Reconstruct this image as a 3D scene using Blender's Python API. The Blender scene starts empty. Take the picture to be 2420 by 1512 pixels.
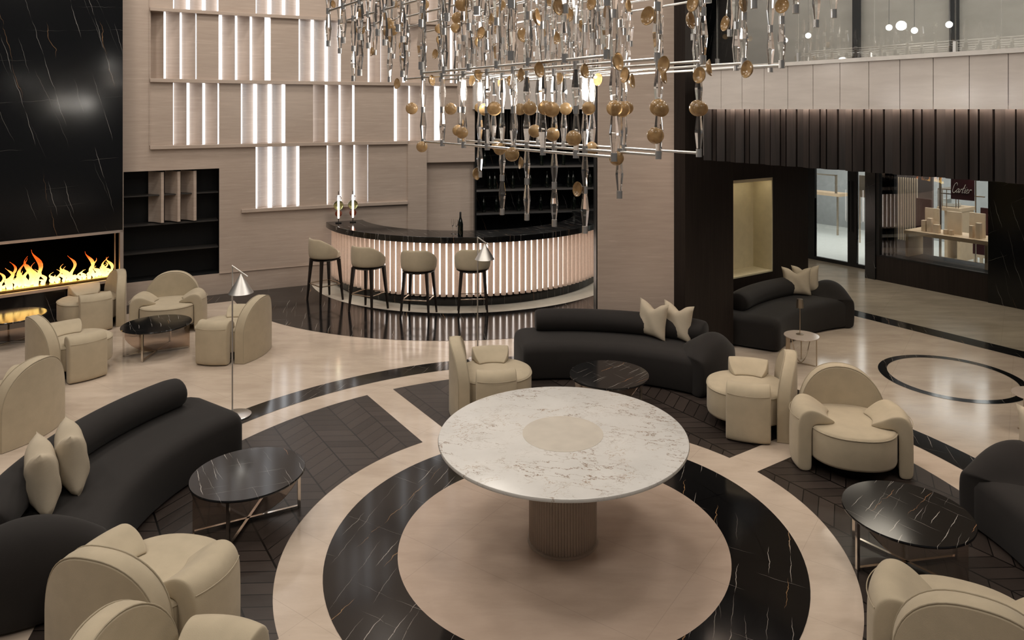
import bpy, bmesh, math, random
from math import sin, cos, pi, radians, sqrt, atan2, exp
from mathutils import Vector, Matrix
random.seed(7)
S = bpy.context.scene
COL = S.collection
F, CX, Y0, H = 1725.0, 1249.0, 258.0, 3.2           # focal length and eye point in frame pixels, eye height
UX, UY = -0.564, 0.826                               # along the shop fronts
VX, VY = 0.826, 0.564                                # across the hall
TC = (0.255, 5.427)                                  # centre of the floor rosette
BC = (-1.19, 14.42)                                  # centre of the bar
AC, AR = (4.23, -4.95), 20.0                         # centre and radius of the curved back wall

def W(px, py, z=0.0):
    D = (py - Y0) / (1 - z / H); return ((px - CX) * H / D, F * H / D)
def DT(d, t): return (VX * d + UX * t, VY * d + UY * t)
def on_d(px, d):
    k = (px - CX) / F; y = d / (VX * k + VY); return (k * y, y)
def on_t(px, t):
    k = (px - CX) / F; y = t / (UX * k + UY); return (k * y, y)
def at_d(px, py, d):
    x, y = on_d(px, d); return (x, y, H - (py - Y0) * y / F)
def tof(p): return UX * p[0] + UY * p[1]
def dof(p): return VX * p[0] + VY * p[1]
def AW(px, off=0.0):
    k = (px - CX) / F; R = AR - off
    a = k * k + 1; b = -2 * (k * AC[0] + AC[1]); c = AC[0] ** 2 + AC[1] ** 2 - R * R
    y = (-b + sqrt(b * b - 4 * a * c)) / (2 * a); return (k * y, y)
def AWn(px, off=0.0):                                # point at the px's wall angle, moved along the wall normal
    x, y = AW(px); dx, dy = AC[0] - x, AC[1] - y; L = sqrt(dx * dx + dy * dy)
    return (x + dx / L * off, y + dy / L * off)

# ------------------------------------------------------------------ geometry
class G:
    def __init__(s): s.v = []; s.f = []; s.m = []
    def add(s, v, f, m=0):
        o = len(s.v); s.v += [tuple(p) for p in v]; s.f += [tuple(i + o for i in q) for q in f]; s.m += [m] * len(f); return s
    def box(s, c, d, rz=0, m=0):
        v = []
        for z in (-1, 1):
            for x, y in ((-1, -1), (1, -1), (1, 1), (-1, 1)):
                X, Y = x * d[0] / 2, y * d[1] / 2
                v.append((c[0] + X * cos(rz) - Y * sin(rz), c[1] + X * sin(rz) + Y * cos(rz), c[2] + z * d[2] / 2))
        return s.add(v, [(3, 2, 1, 0), (4, 5, 6, 7), (0, 1, 5, 4), (1, 2, 6, 5), (2, 3, 7, 6), (3, 0, 4, 7)], m)
    def prism(s, poly, z0, z1, m=0):
        a = sum(poly[i][0] * poly[(i + 1) % len(poly)][1] - poly[(i + 1) % len(poly)][0] * poly[i][1] for i in range(len(poly)))
        if a < 0: poly = poly[::-1]
        n = len(poly)
        v = [(x, y, z0) for x, y in poly] + [(x, y, z1) for x, y in poly]
        return s.add(v, [tuple(range(n - 1, -1, -1)), tuple(range(n, 2 * n))] + [(i, (i + 1) % n, n + (i + 1) % n, n + i) for i in range(n)], m)
    def lathe(s, prof, n=24, c=(0, 0, 0), m=0, axis=None, rz=0):
        v = []; f = []; k = len(prof)
        for i in range(n):
            a = 2 * pi * i / n + rz
            for r, z in prof: v.append(Vector((r * cos(a), r * sin(a), z)))
        if axis is not None:
            M = Vector((0, 0, 1)).rotation_difference(Vector(axis).normalized()).to_matrix(); v = [M @ p for p in v]
        v = [(p[0] + c[0], p[1] + c[1], p[2] + c[2]) for p in v]
        for i in range(n):
            j = (i + 1) % n
            for q in range(k - 1): f.append((i * k + q, j * k + q, j * k + q + 1, i * k + q + 1))
        if prof[0][0] > 1e-6: f.append(tuple(i * k for i in range(n - 1, -1, -1)))
        if prof[-1][0] > 1e-6: f.append(tuple(i * k + k - 1 for i in range(n)))
        return s.add(v, f, m)
    def tube(s, pts, r, n=8, m=0, closed=False, flat=None):
        P = [Vector(p) for p in pts]; k = len(P); v = []; f = []
        up = Vector((0, 0, 1)); last = None
        for i, p in enumerate(P):
            if closed: t = P[(i + 1) % k] - P[i - 1]
            else: t = P[min(i + 1, k - 1)] - P[max(i - 1, 0)]
            t.normalize()
            if last is None:
                a = t.cross(up) if abs(t.z) < .95 else t.cross(Vector((1, 0, 0)))
            else: a = last - t * last.dot(t)
            a.normalize(); last = a; b = t.cross(a)
            rr = r[i] if isinstance(r, (list, tuple)) else r
            for j in range(n):
                th = 2 * pi * j / n + (pi / 4 if n == 4 else 0); v.append(p + a * rr * cos(th) + b * rr * sin(th) * (flat or 1))
        for i in range(k if closed else k - 1):
            i2 = (i + 1) % k
            for j in range(n): j2 = (j + 1) % n; f.append((i * n + j, i * n + j2, i2 * n + j2, i2 * n + j))
        if not closed: f += [tuple(range(n - 1, -1, -1)), tuple((k - 1) * n + j for j in range(n))]
        return s.add(v, f, m)
    def grid(s, rows, m=0, flip=False, cu=False):
        k = len(rows[0]); v = [p for r in rows for p in r]; f = []
        for i in range(len(rows) - 1):
            for j in range(k if cu else k - 1):
                j2 = (j + 1) % k
                q = (i * k + j, i * k + j2, (i + 1) * k + j2, (i + 1) * k + j); f.append(q[::-1] if flip else q)
        return s.add(v, f, m)

def build(name, g, mats, parent=None, smooth=40, bevel=0, seg=3, sub=0, loc=None, rz=0, recalc=True):
    me = bpy.data.meshes.new(name); me.from_pydata(g.v, [], g.f)
    if not isinstance(mats, (list, tuple)): mats = [mats]
    for mt in mats: me.materials.append(mt)
    for p, i in zip(me.polygons, g.m): p.material_index = i
    bm = bmesh.new(); bm.from_mesh(me)
    bmesh.ops.remove_doubles(bm, verts=bm.verts, dist=1e-5)
    if recalc: bmesh.ops.recalc_face_normals(bm, faces=bm.faces)
    if smooth:
        for f in bm.faces: f.smooth = True
        if not (bevel or sub):
            for e in bm.edges:
                if len(e.link_faces) == 2 and e.calc_face_angle(0) > radians(smooth): e.smooth = False
    bm.to_mesh(me); bm.free(); me.update()
    o = bpy.data.objects.new(name, me); COL.objects.link(o)
    if bevel:
        b = o.modifiers.new('b', 'BEVEL'); b.width = bevel; b.segments = seg; b.limit_method = 'ANGLE'; b.angle_limit = radians(35); b.harden_normals = not sub
    if sub:
        b = o.modifiers.new('s', 'SUBSURF'); b.levels = sub; b.render_levels = sub
    if loc is not None: o.location = loc
    o.rotation_euler.z = rz
    if parent is not None: o.parent = parent
    return o
def empty(name, loc=(0, 0, 0), rz=0):
    o = bpy.data.objects.new(name, None); COL.objects.link(o); o.location = loc; o.rotation_euler.z = rz; o.empty_display_size = .1; return o
def tag(o, label=None, cat=None, group=None, kind=None):
    for k, v in (('label', label), ('category', cat), ('group', group), ('kind', kind)):
        if v: o[k] = v
    return o
def struct(o): o['kind'] = 'structure'; return o
def copy_tree(o, parent=None):
    c = o.copy(); COL.objects.link(c)
    if parent is not None: c.parent = parent
    for ch in [x for x in COL.objects if x.parent == o]: copy_tree(ch, c)
    return c

# ------------------------------------------------------------------ materials
def nm(name):
    m = bpy.data.materials.new(name); m.use_nodes = True; nt = m.node_tree
    return m, nt, nt.nodes['Principled BSDF']
def N(nt, t, **k):
    n = nt.nodes.new(t)
    for a, b in k.items():
        if a.startswith('i_'): n.inputs[a[2:].replace('_', ' ')].default_value = b
        else: setattr(n, a, b)
    return n
def M_(nt, op, a, b=None, c=None):
    n = nt.nodes.new('ShaderNodeMath'); n.operation = op
    for i, x in enumerate((a, b, c)):
        if x is None: continue
        if isinstance(x, (int, float)): n.inputs[i].default_value = x
        else: nt.links.new(x, n.inputs[i])
    return n.outputs[0]
def mixc(nt, f, a, b):
    n = nt.nodes.new('ShaderNodeMix'); n.data_type = 'RGBA'
    if isinstance(f, (int, float)): n.inputs[0].default_value = f
    else: nt.links.new(f, n.inputs[0])
    for i, x in ((6, a), (7, b)):
        if isinstance(x, tuple): n.inputs[i].default_value = (*x, 1)
        else: nt.links.new(x, n.inputs[i])
    return n.outputs[2]
def coords(nt, rot=(0, 0, 0), scale=(1, 1, 1)):
    g = nt.nodes.new('ShaderNodeNewGeometry'); mp = nt.nodes.new('ShaderNodeMapping')
    mp.inputs['Rotation'].default_value = rot; mp.inputs['Scale'].default_value = scale
    nt.links.new(g.outputs['Position'], mp.inputs[0]); return mp.outputs[0]
def noise(nt, vec, scale, detail=3, rough=.5, dist=0):
    n = nt.nodes.new('ShaderNodeTexNoise'); n.inputs['Scale'].default_value = scale; n.inputs['Detail'].default_value = detail
    n.inputs['Roughness'].default_value = rough; n.inputs['Distortion'].default_value = dist
    nt.links.new(vec, n.inputs['Vector']); return n.outputs['Fac']
def ramp(nt, x, lo, hi, a=0, b=1):
    n = nt.nodes.new('ShaderNodeMapRange'); n.inputs[1].default_value = lo; n.inputs[2].default_value = hi; n.inputs[3].default_value = a; n.inputs[4].default_value = b
    nt.links.new(x, n.inputs[0]); return n.outputs[0]
def plain(name, col, rough=.5, metal=0, spec=.5, emit=None, es=0, sheen=0, coat=0, bump=0, bscale=300):
    m, nt, b = nm(name)
    b.inputs['Base Color'].default_value = (*col, 1); b.inputs['Roughness'].default_value = rough; b.inputs['Metallic'].default_value = metal
    b.inputs['Specular IOR Level'].default_value = spec; b.inputs['Sheen Weight'].default_value = sheen; b.inputs['Coat Weight'].default_value = coat
    if emit: b.inputs['Emission Color'].default_value = (*emit, 1); b.inputs['Emission Strength'].default_value = es
    # a slight tonal grain so no surface is one dead colour
    tc = nt.nodes.new('ShaderNodeTexCoord'); n = noise(nt, tc.outputs['Object'], 9, 2)
    if not emit:
        c = mixc(nt, ramp(nt, n, .3, .7), tuple(x * .95 for x in col), tuple(min(1, x * 1.05) for x in col)); nt.links.new(c, b.inputs['Base Color'])
    if bump:
        n2 = noise(nt, tc.outputs['Object'], bscale, 2); bp = nt.nodes.new('ShaderNodeBump'); bp.inputs['Strength'].default_value = bump; bp.inputs['Distance'].default_value = .002
        nt.links.new(n2, bp.inputs['Height']); nt.links.new(bp.outputs[0], b.inputs['Normal'])
    return m
def stone(name, c1, c2, rough, streak=(1, 1, 7), rot=(0, 0, 0), spec=.5, scale=2.2, joints=None):
    m, nt, b = nm(name)
    v = coords(nt, rot, streak)
    a = noise(nt, v, scale, 6, .62, .3); p = noise(nt, coords(nt), 1.1, 3)
    f = M_(nt, 'ADD', M_(nt, 'MULTIPLY', a, .65), M_(nt, 'MULTIPLY', p, .35))
    c = mixc(nt, ramp(nt, f, .36, .64), c1, c2)
    sp = noise(nt, coords(nt, rot, (streak[0], streak[1], streak[2])), scale * 9, 3, .7)
    c = mixc(nt, ramp(nt, sp, .66, .74, 0, .35), c, tuple(x * .72 for x in c1))
    if joints:
        w, h, off = joints
        vv = coords(nt, (0, 0, radians(34.35)))
        sx = nt.nodes.new('ShaderNodeSeparateXYZ'); nt.links.new(vv, sx.inputs[0])
        jx = M_(nt, 'LESS_THAN', M_(nt, 'FRACT', M_(nt, 'DIVIDE', M_(nt, 'ADD', sx.outputs[0], off), w)), .004 / w)
        jy = M_(nt, 'LESS_THAN', M_(nt, 'FRACT', M_(nt, 'DIVIDE', sx.outputs[1], h)), .004 / h)
        c = mixc(nt, M_(nt, 'MULTIPLY', M_(nt, 'MAXIMUM', jx, jy), .30), c, tuple(x * .55 for x in c1))
    nt.links.new(c, b.inputs['Base Color'])
    nt.links.new(ramp(nt, a, .3, .7, rough * .85, rough * 1.2), b.inputs['Roughness'])
    b.inputs['Specular IOR Level'].default_value = spec
    return m
def veined(name, base, vein, gold, rough, e1, e2, phi, sc=1.0, spec=.5, white=False, polar=None, amount=1.0):
    m, nt, b = nm(name)
    g = nt.nodes.new('ShaderNodeNewGeometry')
    def dot(e):
        n = nt.nodes.new('ShaderNodeVectorMath'); n.operation = 'DOT_PRODUCT'; nt.links.new(g.outputs['Position'], n.inputs[0]); n.inputs[1].default_value = e; return n.outputs['Value']
    u, v = dot(e1), dot(e2)
    def wn(a_, b_):
        n = nt.nodes.new('ShaderNodeTexWhiteNoise'); n.noise_dimensions = '2D'; cb = nt.nodes.new('ShaderNodeCombineXYZ')
        for k_, x_ in enumerate((a_, b_)):
            if isinstance(x_, (int, float)): cb.inputs[k_].default_value = x_
            else: nt.links.new(x_, cb.inputs[k_])
        nt.links.new(cb.outputs[0], n.inputs['Vector']); return n.outputs['Value']
    wob = noise(nt, g.outputs['Position'], 5.0 * sc, 3, .6)
    def fam(ph, sp, ln, thin, prob, seed, wobble=.05):
        sp /= sc; ln /= sc; thin /= sc ** .4
        a = M_(nt, 'ADD', M_(nt, 'MULTIPLY', u, cos(ph)), M_(nt, 'MULTIPLY', v, sin(ph)))
        bb = M_(nt, 'SUBTRACT', M_(nt, 'MULTIPLY', v, cos(ph)), M_(nt, 'MULTIPLY', u, sin(ph)))
        a = M_(nt, 'ADD', a, M_(nt, 'MULTIPLY', wob, wobble / sc))
        q = M_(nt, 'ADD', M_(nt, 'DIVIDE', a, sp), 100.0 + seed); ce = M_(nt, 'FLOOR', q); fr = M_(nt, 'FRACT', q); r1 = wn(ce, seed)
        ds = M_(nt, 'MULTIPLY', M_(nt, 'ABSOLUTE', M_(nt, 'SUBTRACT', fr, M_(nt, 'ADD', M_(nt, 'MULTIPLY', r1, .6), .2))), sp)
        t = M_(nt, 'ADD', M_(nt, 'DIVIDE', bb, ln), M_(nt, 'MULTIPLY', r1, 37.0)); r2 = wn(ce, M_(nt, 'FLOOR', t)); ft = M_(nt, 'FRACT', t)
        w = M_(nt, 'MULTIPLY', M_(nt, 'SINE', M_(nt, 'MULTIPLY', ft, pi)), M_(nt, 'MULTIPLY', M_(nt, 'ADD', r2, .4), thin))
        return M_(nt, 'MULTIPLY', M_(nt, 'LESS_THAN', ds, w), M_(nt, 'LESS_THAN', wn(M_(nt, 'ADD', ce, 3.3), M_(nt, 'FLOOR', t)), prob))
    if white:
        def contour(rz, stretch, scale, thin, lo, hi, seed):
            m1 = nt.nodes.new('ShaderNodeMapping'); m1.inputs['Rotation'].default_value = (0, 0, rz); m1.inputs['Location'].default_value = (seed, seed * .7, 0)
            nt.links.new(g.outputs['Position'], m1.inputs[0]); m2 = nt.nodes.new('ShaderNodeMapping'); m2.inputs['Scale'].default_value = stretch; nt.links.new(m1.outputs[0], m2.inputs[0])
            x = noise(nt, m2.outputs[0], scale, 5, .62); l = M_(nt, 'LESS_THAN', M_(nt, 'ABSOLUTE', M_(nt, 'SUBTRACT', x, .5)), thin)
            return M_(nt, 'MULTIPLY', l, ramp(nt, noise(nt, m1.outputs[0], scale * .9, 2), lo, hi))
        cl = noise(nt, coords(nt), 3.5, 4); c = mixc(nt, ramp(nt, cl, .35, .7), base, tuple(x * .9 for x in base))
        c = mixc(nt, M_(nt, 'MULTIPLY', contour(.35, (1, 2.4, 1), 3.6, .0075, .46, .60, 3), .9), c, vein)
        c = mixc(nt, M_(nt, 'MULTIPLY', contour(-.5, (1, 2.0, 1), 4.6, .0065, .50, .62, 9), .8), c, gold)
        c = mixc(nt, M_(nt, 'MULTIPLY', contour(.1, (1, 3.5, 1), 9, .006, .50, .6, 21), .55), c, vein)
    else:
        c = mixc(nt, M_(nt, 'MULTIPLY', fam(phi, .15, .34, .0019, .42, 1.0), .9 * amount), base, vein)
        c = mixc(nt, M_(nt, 'MULTIPLY', fam(phi + .10, .20, .40, .0012, .40, 5.0), .5 * amount), c, vein)
        c = mixc(nt, M_(nt, 'MULTIPLY', fam(phi + 1.38, .21, .34, .0011, .40, 9.0), .45 * amount), c, vein)
        c = mixc(nt, M_(nt, 'MULTIPLY', fam(phi - .05, .42, .34, .0022, .34, 13.0, .10), .8 * amount), c, gold)
    if polar:
        cx, cy, n, rj = polar
        s = nt.nodes.new('ShaderNodeSeparateXYZ'); nt.links.new(g.outputs['Position'], s.inputs[0])
        dx = M_(nt, 'SUBTRACT', s.outputs[0], cx); dy = M_(nt, 'SUBTRACT', s.outputs[1], cy)
        an = M_(nt, 'FRACT', M_(nt, 'MULTIPLY', M_(nt, 'ADD', M_(nt, 'ARCTAN2', dy, dx), 7.1), n / (2 * pi)))
        rr = M_(nt, 'SQRT', M_(nt, 'ADD', M_(nt, 'MULTIPLY', dx, dx), M_(nt, 'MULTIPLY', dy, dy)))
        l1 = M_(nt, 'LESS_THAN', an, .0045 * n / 9); l2 = M_(nt, 'LESS_THAN', M_(nt, 'ABSOLUTE', M_(nt, 'SUBTRACT', rr, rj)), .0022)
        c = mixc(nt, M_(nt, 'MAXIMUM', l1, l2), c, (0, 0, 0))
    nt.links.new(c, b.inputs['Base Color']); b.inputs['Roughness'].default_value = rough; b.inputs['Specular IOR Level'].default_value = spec
    return m
def chevron(name):
    m, nt, b = nm(name)
    v = coords(nt, (0, 0, radians(-34.33)))
    g = nt.nodes.new('ShaderNodeNewGeometry'); s = nt.nodes.new('ShaderNodeSeparateXYZ'); nt.links.new(g.outputs['Position'], s.inputs[0])
    X, Y = s.outputs[0], s.outputs[1]
    d = M_(nt, 'ADD', M_(nt, 'MULTIPLY', X, VX), M_(nt, 'MULTIPLY', Y, VY)); t = M_(nt, 'ADD', M_(nt, 'MULTIPLY', X, UX), M_(nt, 'MULTIPLY', Y, UY))
    w = .305
    q = M_(nt, 'DIVIDE', M_(nt, 'SUBTRACT', d, 2.028 - 10 * w), w); col = M_(nt, 'FLOOR', q); fr = M_(nt, 'FRACT', q)
    tri = M_(nt, 'PINGPONG', q, 1.0)
    vv = M_(nt, 'DIVIDE', M_(nt, 'SUBTRACT', t, M_(nt, 'MULTIPLY', tri, .19)), .143)
    l1 = M_(nt, 'LESS_THAN', M_(nt, 'FRACT', vv), .07); l2 = M_(nt, 'LESS_THAN', M_(nt, 'MINIMUM', fr, M_(nt, 'SUBTRACT', 1, fr)), .022)
    wn = nt.nodes.new('ShaderNodeTexWhiteNoise'); wn.noise_dimensions = '2D'; cb = nt.nodes.new('ShaderNodeCombineXYZ')
    nt.links.new(col, cb.inputs[0]); nt.links.new(M_(nt, 'FLOOR', vv), cb.inputs[1]); nt.links.new(cb.outputs[0], wn.inputs['Vector'])
    gr = noise(nt, coords(nt, (0, 0, radians(-34.33)), (3, 30, 1)), 1.5, 4, .6)
    f = M_(nt, 'ADD', M_(nt, 'MULTIPLY', wn.outputs['Value'], .55), M_(nt, 'MULTIPLY', gr, .45))
    c = mixc(nt, f, (.022, .0165, .014), (.060, .046, .040)); c = mixc(nt, M_(nt, 'MAXIMUM', l1, l2), c, (.004, .003, .0025))
    nt.links.new(c, b.inputs['Base Color']); b.inputs['Roughness'].default_value = .34; b.inputs['Specular IOR Level'].default_value = .35
    bp = nt.nodes.new('ShaderNodeBump'); bp.inputs['Strength'].default_value = .15; bp.inputs['Distance'].default_value = .002; bp.invert = True
    nt.links.new(M_(nt, 'MAXIMUM', l1, l2), bp.inputs['Height']); nt.links.new(bp.outputs[0], b.inputs['Normal'])
    return m
def wood(name, c1, c2, rough=.5, scale=(14, 14, .6), spec=.3):
    m, nt, b = nm(name)
    f = noise(nt, coords(nt, (0, 0, .3), scale), 2.5, 5, .6); c = mixc(nt, ramp(nt, f, .3, .7), c1, c2)
    nt.links.new(c, b.inputs['Base Color']); b.inputs['Roughness'].default_value = rough; b.inputs['Specular IOR Level'].default_value = spec; return m
def emis(name, col, st):
    m, nt, b = nm(name); nt.nodes.remove(b); e = nt.nodes.new('ShaderNodeEmission'); e.inputs[0].default_value = (*col, 1); e.inputs[1].default_value = st
    nt.links.new(e.outputs[0], nt.nodes['Material Output'].inputs[0]); return m
def glass(name, col=(1, 1, 1), rough=0.0, ior=1.5):
    m, nt, b = nm(name)
    b.inputs['Base Color'].default_value = (*col, 1); b.inputs['Roughness'].default_value = rough; b.inputs['IOR'].default_value = ior; b.inputs['Transmission Weight'].default_value = 1
    return m
def pane(name, tint=(.9, .93, .93), refl=.10):                      # thin flat glazing: clear with a mirror reflection
    m, nt, b = nm(name); nt.nodes.remove(b)
    tr = nt.nodes.new('ShaderNodeBsdfTransparent'); tr.inputs[0].default_value = (*tint, 1); gl = nt.nodes.new('ShaderNodeBsdfGlossy'); gl.inputs['Roughness'].default_value = .0
    fr = nt.nodes.new('ShaderNodeFresnel'); fr.inputs[0].default_value = 1.5; mx = nt.nodes.new('ShaderNodeMixShader')
    nt.links.new(M_(nt, 'ADD', fr.outputs[0], refl), mx.inputs[0]); nt.links.new(tr.outputs[0], mx.inputs[1]); nt.links.new(gl.outputs[0], mx.inputs[2])
    nt.links.new(mx.outputs[0], nt.nodes['Material Output'].inputs[0]); return m

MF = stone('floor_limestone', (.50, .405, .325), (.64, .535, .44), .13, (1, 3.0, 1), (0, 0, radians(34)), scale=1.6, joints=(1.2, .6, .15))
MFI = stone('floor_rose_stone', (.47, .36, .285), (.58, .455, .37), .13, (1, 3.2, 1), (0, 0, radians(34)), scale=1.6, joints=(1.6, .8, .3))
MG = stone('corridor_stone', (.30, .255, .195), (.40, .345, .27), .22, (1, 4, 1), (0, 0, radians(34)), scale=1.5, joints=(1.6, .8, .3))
MW = stone('wall_travertine', (.455, .365, .305), (.525, .43, .365), .24, (1, 1, 13), spec=.45)
MP = stone('parapet_travertine', (.61, .56, .525), (.70, .645, .605), .2, (1, 1, 7), spec=.5)
EX, EY, EZ = (1, 0, 0), (0, 1, 0), (0, 0, 1)
MBK = veined('black_marble_floor', (.0055, .0055, .006), (.42, .38, .34), (.36, .21, .10), .11, EX, EY, radians(-19), 1.0, polar=(TC[0], TC[1], 20, 1.45))
MBB = veined('black_marble_bar_floor', (.0075, .007, .0075), (.40, .37, .33), (.36, .21, .10), .11, EX, EY, radians(11), .8)
MBW = veined('black_marble_wall', (.0045, .005, .006), (.26, .25, .24), (.22, .13, .07), .13, (.741, .672, 0), EZ, radians(15), .62)
MBS = veined('black_marble_shop', (.0045, .005, .0055), (.26, .25, .24), (.22, .13, .07), .17, (UX, UY, 0), EZ, radians(-18), .7)
MBT = veined('black_marble_top', (.0075, .0075, .008), (.50, .47, .43), (.42, .22, .11), .13, EX, EY, radians(30), 1.5)
MBT2 = veined('black_marble_top_right', (.0075, .0075, .008), (.50, .47, .43), (.42, .22, .11), .13, EX, EY, radians(-44), 1.5)
MWH = veined('white_marble_top', (.70, .68, .65), (.25, .17, .11), (.36, .24, .14), .24, EX, EY, 0, 1.0, white=True)
MCH = chevron('chevron_parquet')
MDW = wood('dark_oak', (.012, .0085, .007), (.024, .017, .014), .42)
MFL = wood('dark_oak_slat', (.010, .008, .0075), (.022, .0175, .016), .45)
MFB = plain('cream_boucle', (.49, .415, .30), .85, spec=.2, sheen=.15, bump=.35, bscale=260)
MPP = plain('cream_piping', (.42, .36, .265), .8, spec=.2)
MSF = plain('charcoal_velvet', (.019, .0165, .0155), .8, spec=.22, sheen=.08, bump=.1, bscale=400)
MCU = plain('oatmeal_linen', (.50, .43, .33), .8, spec=.2, bump=.4, bscale=420)
MBL = plain('blackened_metal', (.012, .012, .012), .4, metal=.4)
MBP = plain('matte_black_panel', (.0065, .0065, .007), .6, spec=.3)
MSH = plain('black_shelf_board', (.030, .027, .025), .4)
MST = plain('brushed_steel', (.74, .72, .69), .42, metal=1)
MCR = plain('polished_steel', (.66, .62, .57), .12, metal=1)
MBR = plain('champagne_metal', (.55, .46, .36), .3, metal=1)
MSI = plain('satin_silver', (.78, .77, .76), .30, metal=1)
MLEG = wood('wenge', (.012, .009, .008), (.022, .016, .013), .4)
MCS = plain('pale_stone', (.60, .56, .48), .4, bump=.1)
MIN = plain('ivory_inlay', (.58, .53, .46), .35)
MLED = emis('led_white', (.97, .98, 1.0), 2.5)
MLEDW = emis('led_warm', (1.0, .80, .60), 7.0)
MLAMP = emis('downlight_lens', (1.0, .93, .84), 5.0)
MBULB = emis('bulb', (1.0, .92, .80), 60.0)
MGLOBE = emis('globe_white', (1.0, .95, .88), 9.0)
MCRY = glass('crystal', (1, .985, .97), 0, 1.48); MCRY.node_tree.nodes['Principled BSDF'].inputs['Transmission Weight'].default_value = .965
MAMB, nt_, b_ = nm('amber_glass')
b_.inputs['Base Color'].default_value = (.72, .47, .22, 1); b_.inputs['Roughness'].default_value = .2; b_.inputs['Transmission Weight'].default_value = .55; b_.inputs['Subsurface Weight'].default_value = 0
nt_.links.new(mixc(nt_, ramp(nt_, noise(nt_, coords(nt_), 30, 2), .35, .65), (.52, .32, .14), (.68, .45, .22)), b_.inputs['Base Color'])
MPANE = pane('balustrade_glass', (.93, .95, .95), .16)
MPSH = pane('shop_glass', (.88, .9, .9), .03)
MSMK = pane('smoked_acrylic', (.80, .70, .62), .16)
MBOT = plain('dark_bottle_glass', (.002, .004, .0025), .06, spec=.8)
MLBL = plain('bottle_foil', (.02, .02, .02), .3)
MCLG = glass('clear_glass', (1, 1, 1), 0, 1.45)
MFC, nt_, b_ = nm('flute_cream_onyx'); b_.inputs['Base Color'].default_value = (.70, .60, .53, 1); b_.inputs['Roughness'].default_value = .35
tl_ = nt_.nodes.new('ShaderNodeBsdfTranslucent'); mx_ = nt_.nodes.new('ShaderNodeMixShader'); mx_.inputs[0].default_value = .36
nt_.links.new(mixc(nt_, ramp(nt_, noise(nt_, coords(nt_), 40, 3), .35, .65), (.66, .56, .49), (.78, .68, .60)), tl_.inputs[0])
nt_.links.new(b_.outputs[0], mx_.inputs[1]); nt_.links.new(tl_.outputs[0], mx_.inputs[2]); nt_.links.new(mx_.outputs[0], nt_.nodes['Material Output'].inputs[0])
MOLV = glass('olive_glass', (.62, .66, .30), .02, 1.3)
MRED = glass('red_glass', (.66, .16, .09), .02, 1.3)
MSPK = plain('shop_grey_wall', (.38, .39, .385), .6)
MSPF = plain('shop_pale_floor', (.66, .68, .64), .35)
MSPW = plain('shop_light_oak', (.62, .46, .30), .5)
MSPB = plain('shop_sand_board', (.74, .60, .44), .6)
MSPR = plain('burgundy_panel', (.045, .006, .010), .5)
MNIC = plain('niche_cream', (.62, .55, .38), .5)
MUW = stone('upper_wall_plaster', (.44, .415, .375), (.52, .49, .445), .4, (1, 1, 3))
MCEI = plain('ceiling_white', (.55, .51, .47), .7)

# ------------------------------------------------------------------ floor
fl = struct(build('floor', G().add([(-14, -3, 0), (16, -3, 0), (16, 26, 0), (-14, 26, 0)], [(0, 1, 2, 3)]), MF))
def ring(name, c, r0, r1, z, mat, a0=0, a1=2 * pi, n=128, parent=fl):
    g = G(); full = abs(a1 - a0 - 2 * pi) < 1e-6; rows = []
    for i in range(n + 1):
        a = a0 + (a1 - a0) * i / n; rows.append([(c[0] + r0 * cos(a), c[1] + r0 * sin(a), z), (c[0] + r1 * cos(a), c[1] + r1 * sin(a), z)])
    if r0 == 0:
        g.add([(c[0] + r1 * cos(2 * pi * i / n), c[1] + r1 * sin(2 * pi * i / n), z) for i in range(n)], [tuple(range(n))])
    else: g.grid(rows)
    o = build(name, g, mat, parent, recalc=False)
    for p in o.data.polygons:
        if p.normal.z < 0: p.flip()
    return o
ring('rosette_disc', TC, 0, 1.215, .0020, MFI)
ring('black_marble_ring', TC, 1.209, 1.718, .0022, MBK)
ring('black_marble_band', TC, 3.746, 4.044, .0022, MBK)
AXA = atan2(UY, UX)
for k in range(4):
    g = G(); rows = []; n = 48; base = AXA + k * pi / 2
    def aa(r, s): return base + (math.asin(.155 / r) if s == 0 else pi / 2 - math.asin(.155 / r))
    for i in range(n + 1):
        f = i / n; row = []
        for j in range(7):
            r = 2.036 + (3.43 - 2.036) * j / 6; a = aa(r, 0) + (aa(r, 1) - aa(r, 0)) * f
            row.append((TC[0] + r * cos(a), TC[1] + r * sin(a), .0024))
        rows.append(row)
    g.grid(rows); o = build('parquet_sector', g, MCH, fl, recalc=False)
    for p in o.data.polygons:
        if p.normal.z < 0: p.flip()
ring('bar_floor_disc', BC, 0, 4.34, .0022, MBB)
ring('bar_floor_ring', BC, 2.40, 2.98, .0034, MCS)
ring('small_rosette', (5.05, 8.718), .691, .791, .0022, MBK)
g = G(); rows = []
for i in range(13):
    px = 250 + (572 - 250) * i / 12; rows.append([(*AWn(px, -.02), .0026), (*AWn(px, .56), .0026)])
o = build('black_marble_border', g.grid(rows), MBB, fl, recalc=False)
for p in o.data.polygons:
    if p.normal.z < 0: p.flip()
def quad(name, d0, d1, t0, t1, z, mat, parent=fl):
    return build(name, G().add([(*DT(d0, t0), z), (*DT(d1, t0), z), (*DT(d1, t1), z), (*DT(d0, t1), z)], [(0, 1, 2, 3)]), mat, parent)
quad('black_marble_stripe', 10.535, 10.84, -3, 13, .0022, MBK)
quad('corridor_floor', 10.84, 13.9, -3, 14, .0020, MG)

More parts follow.
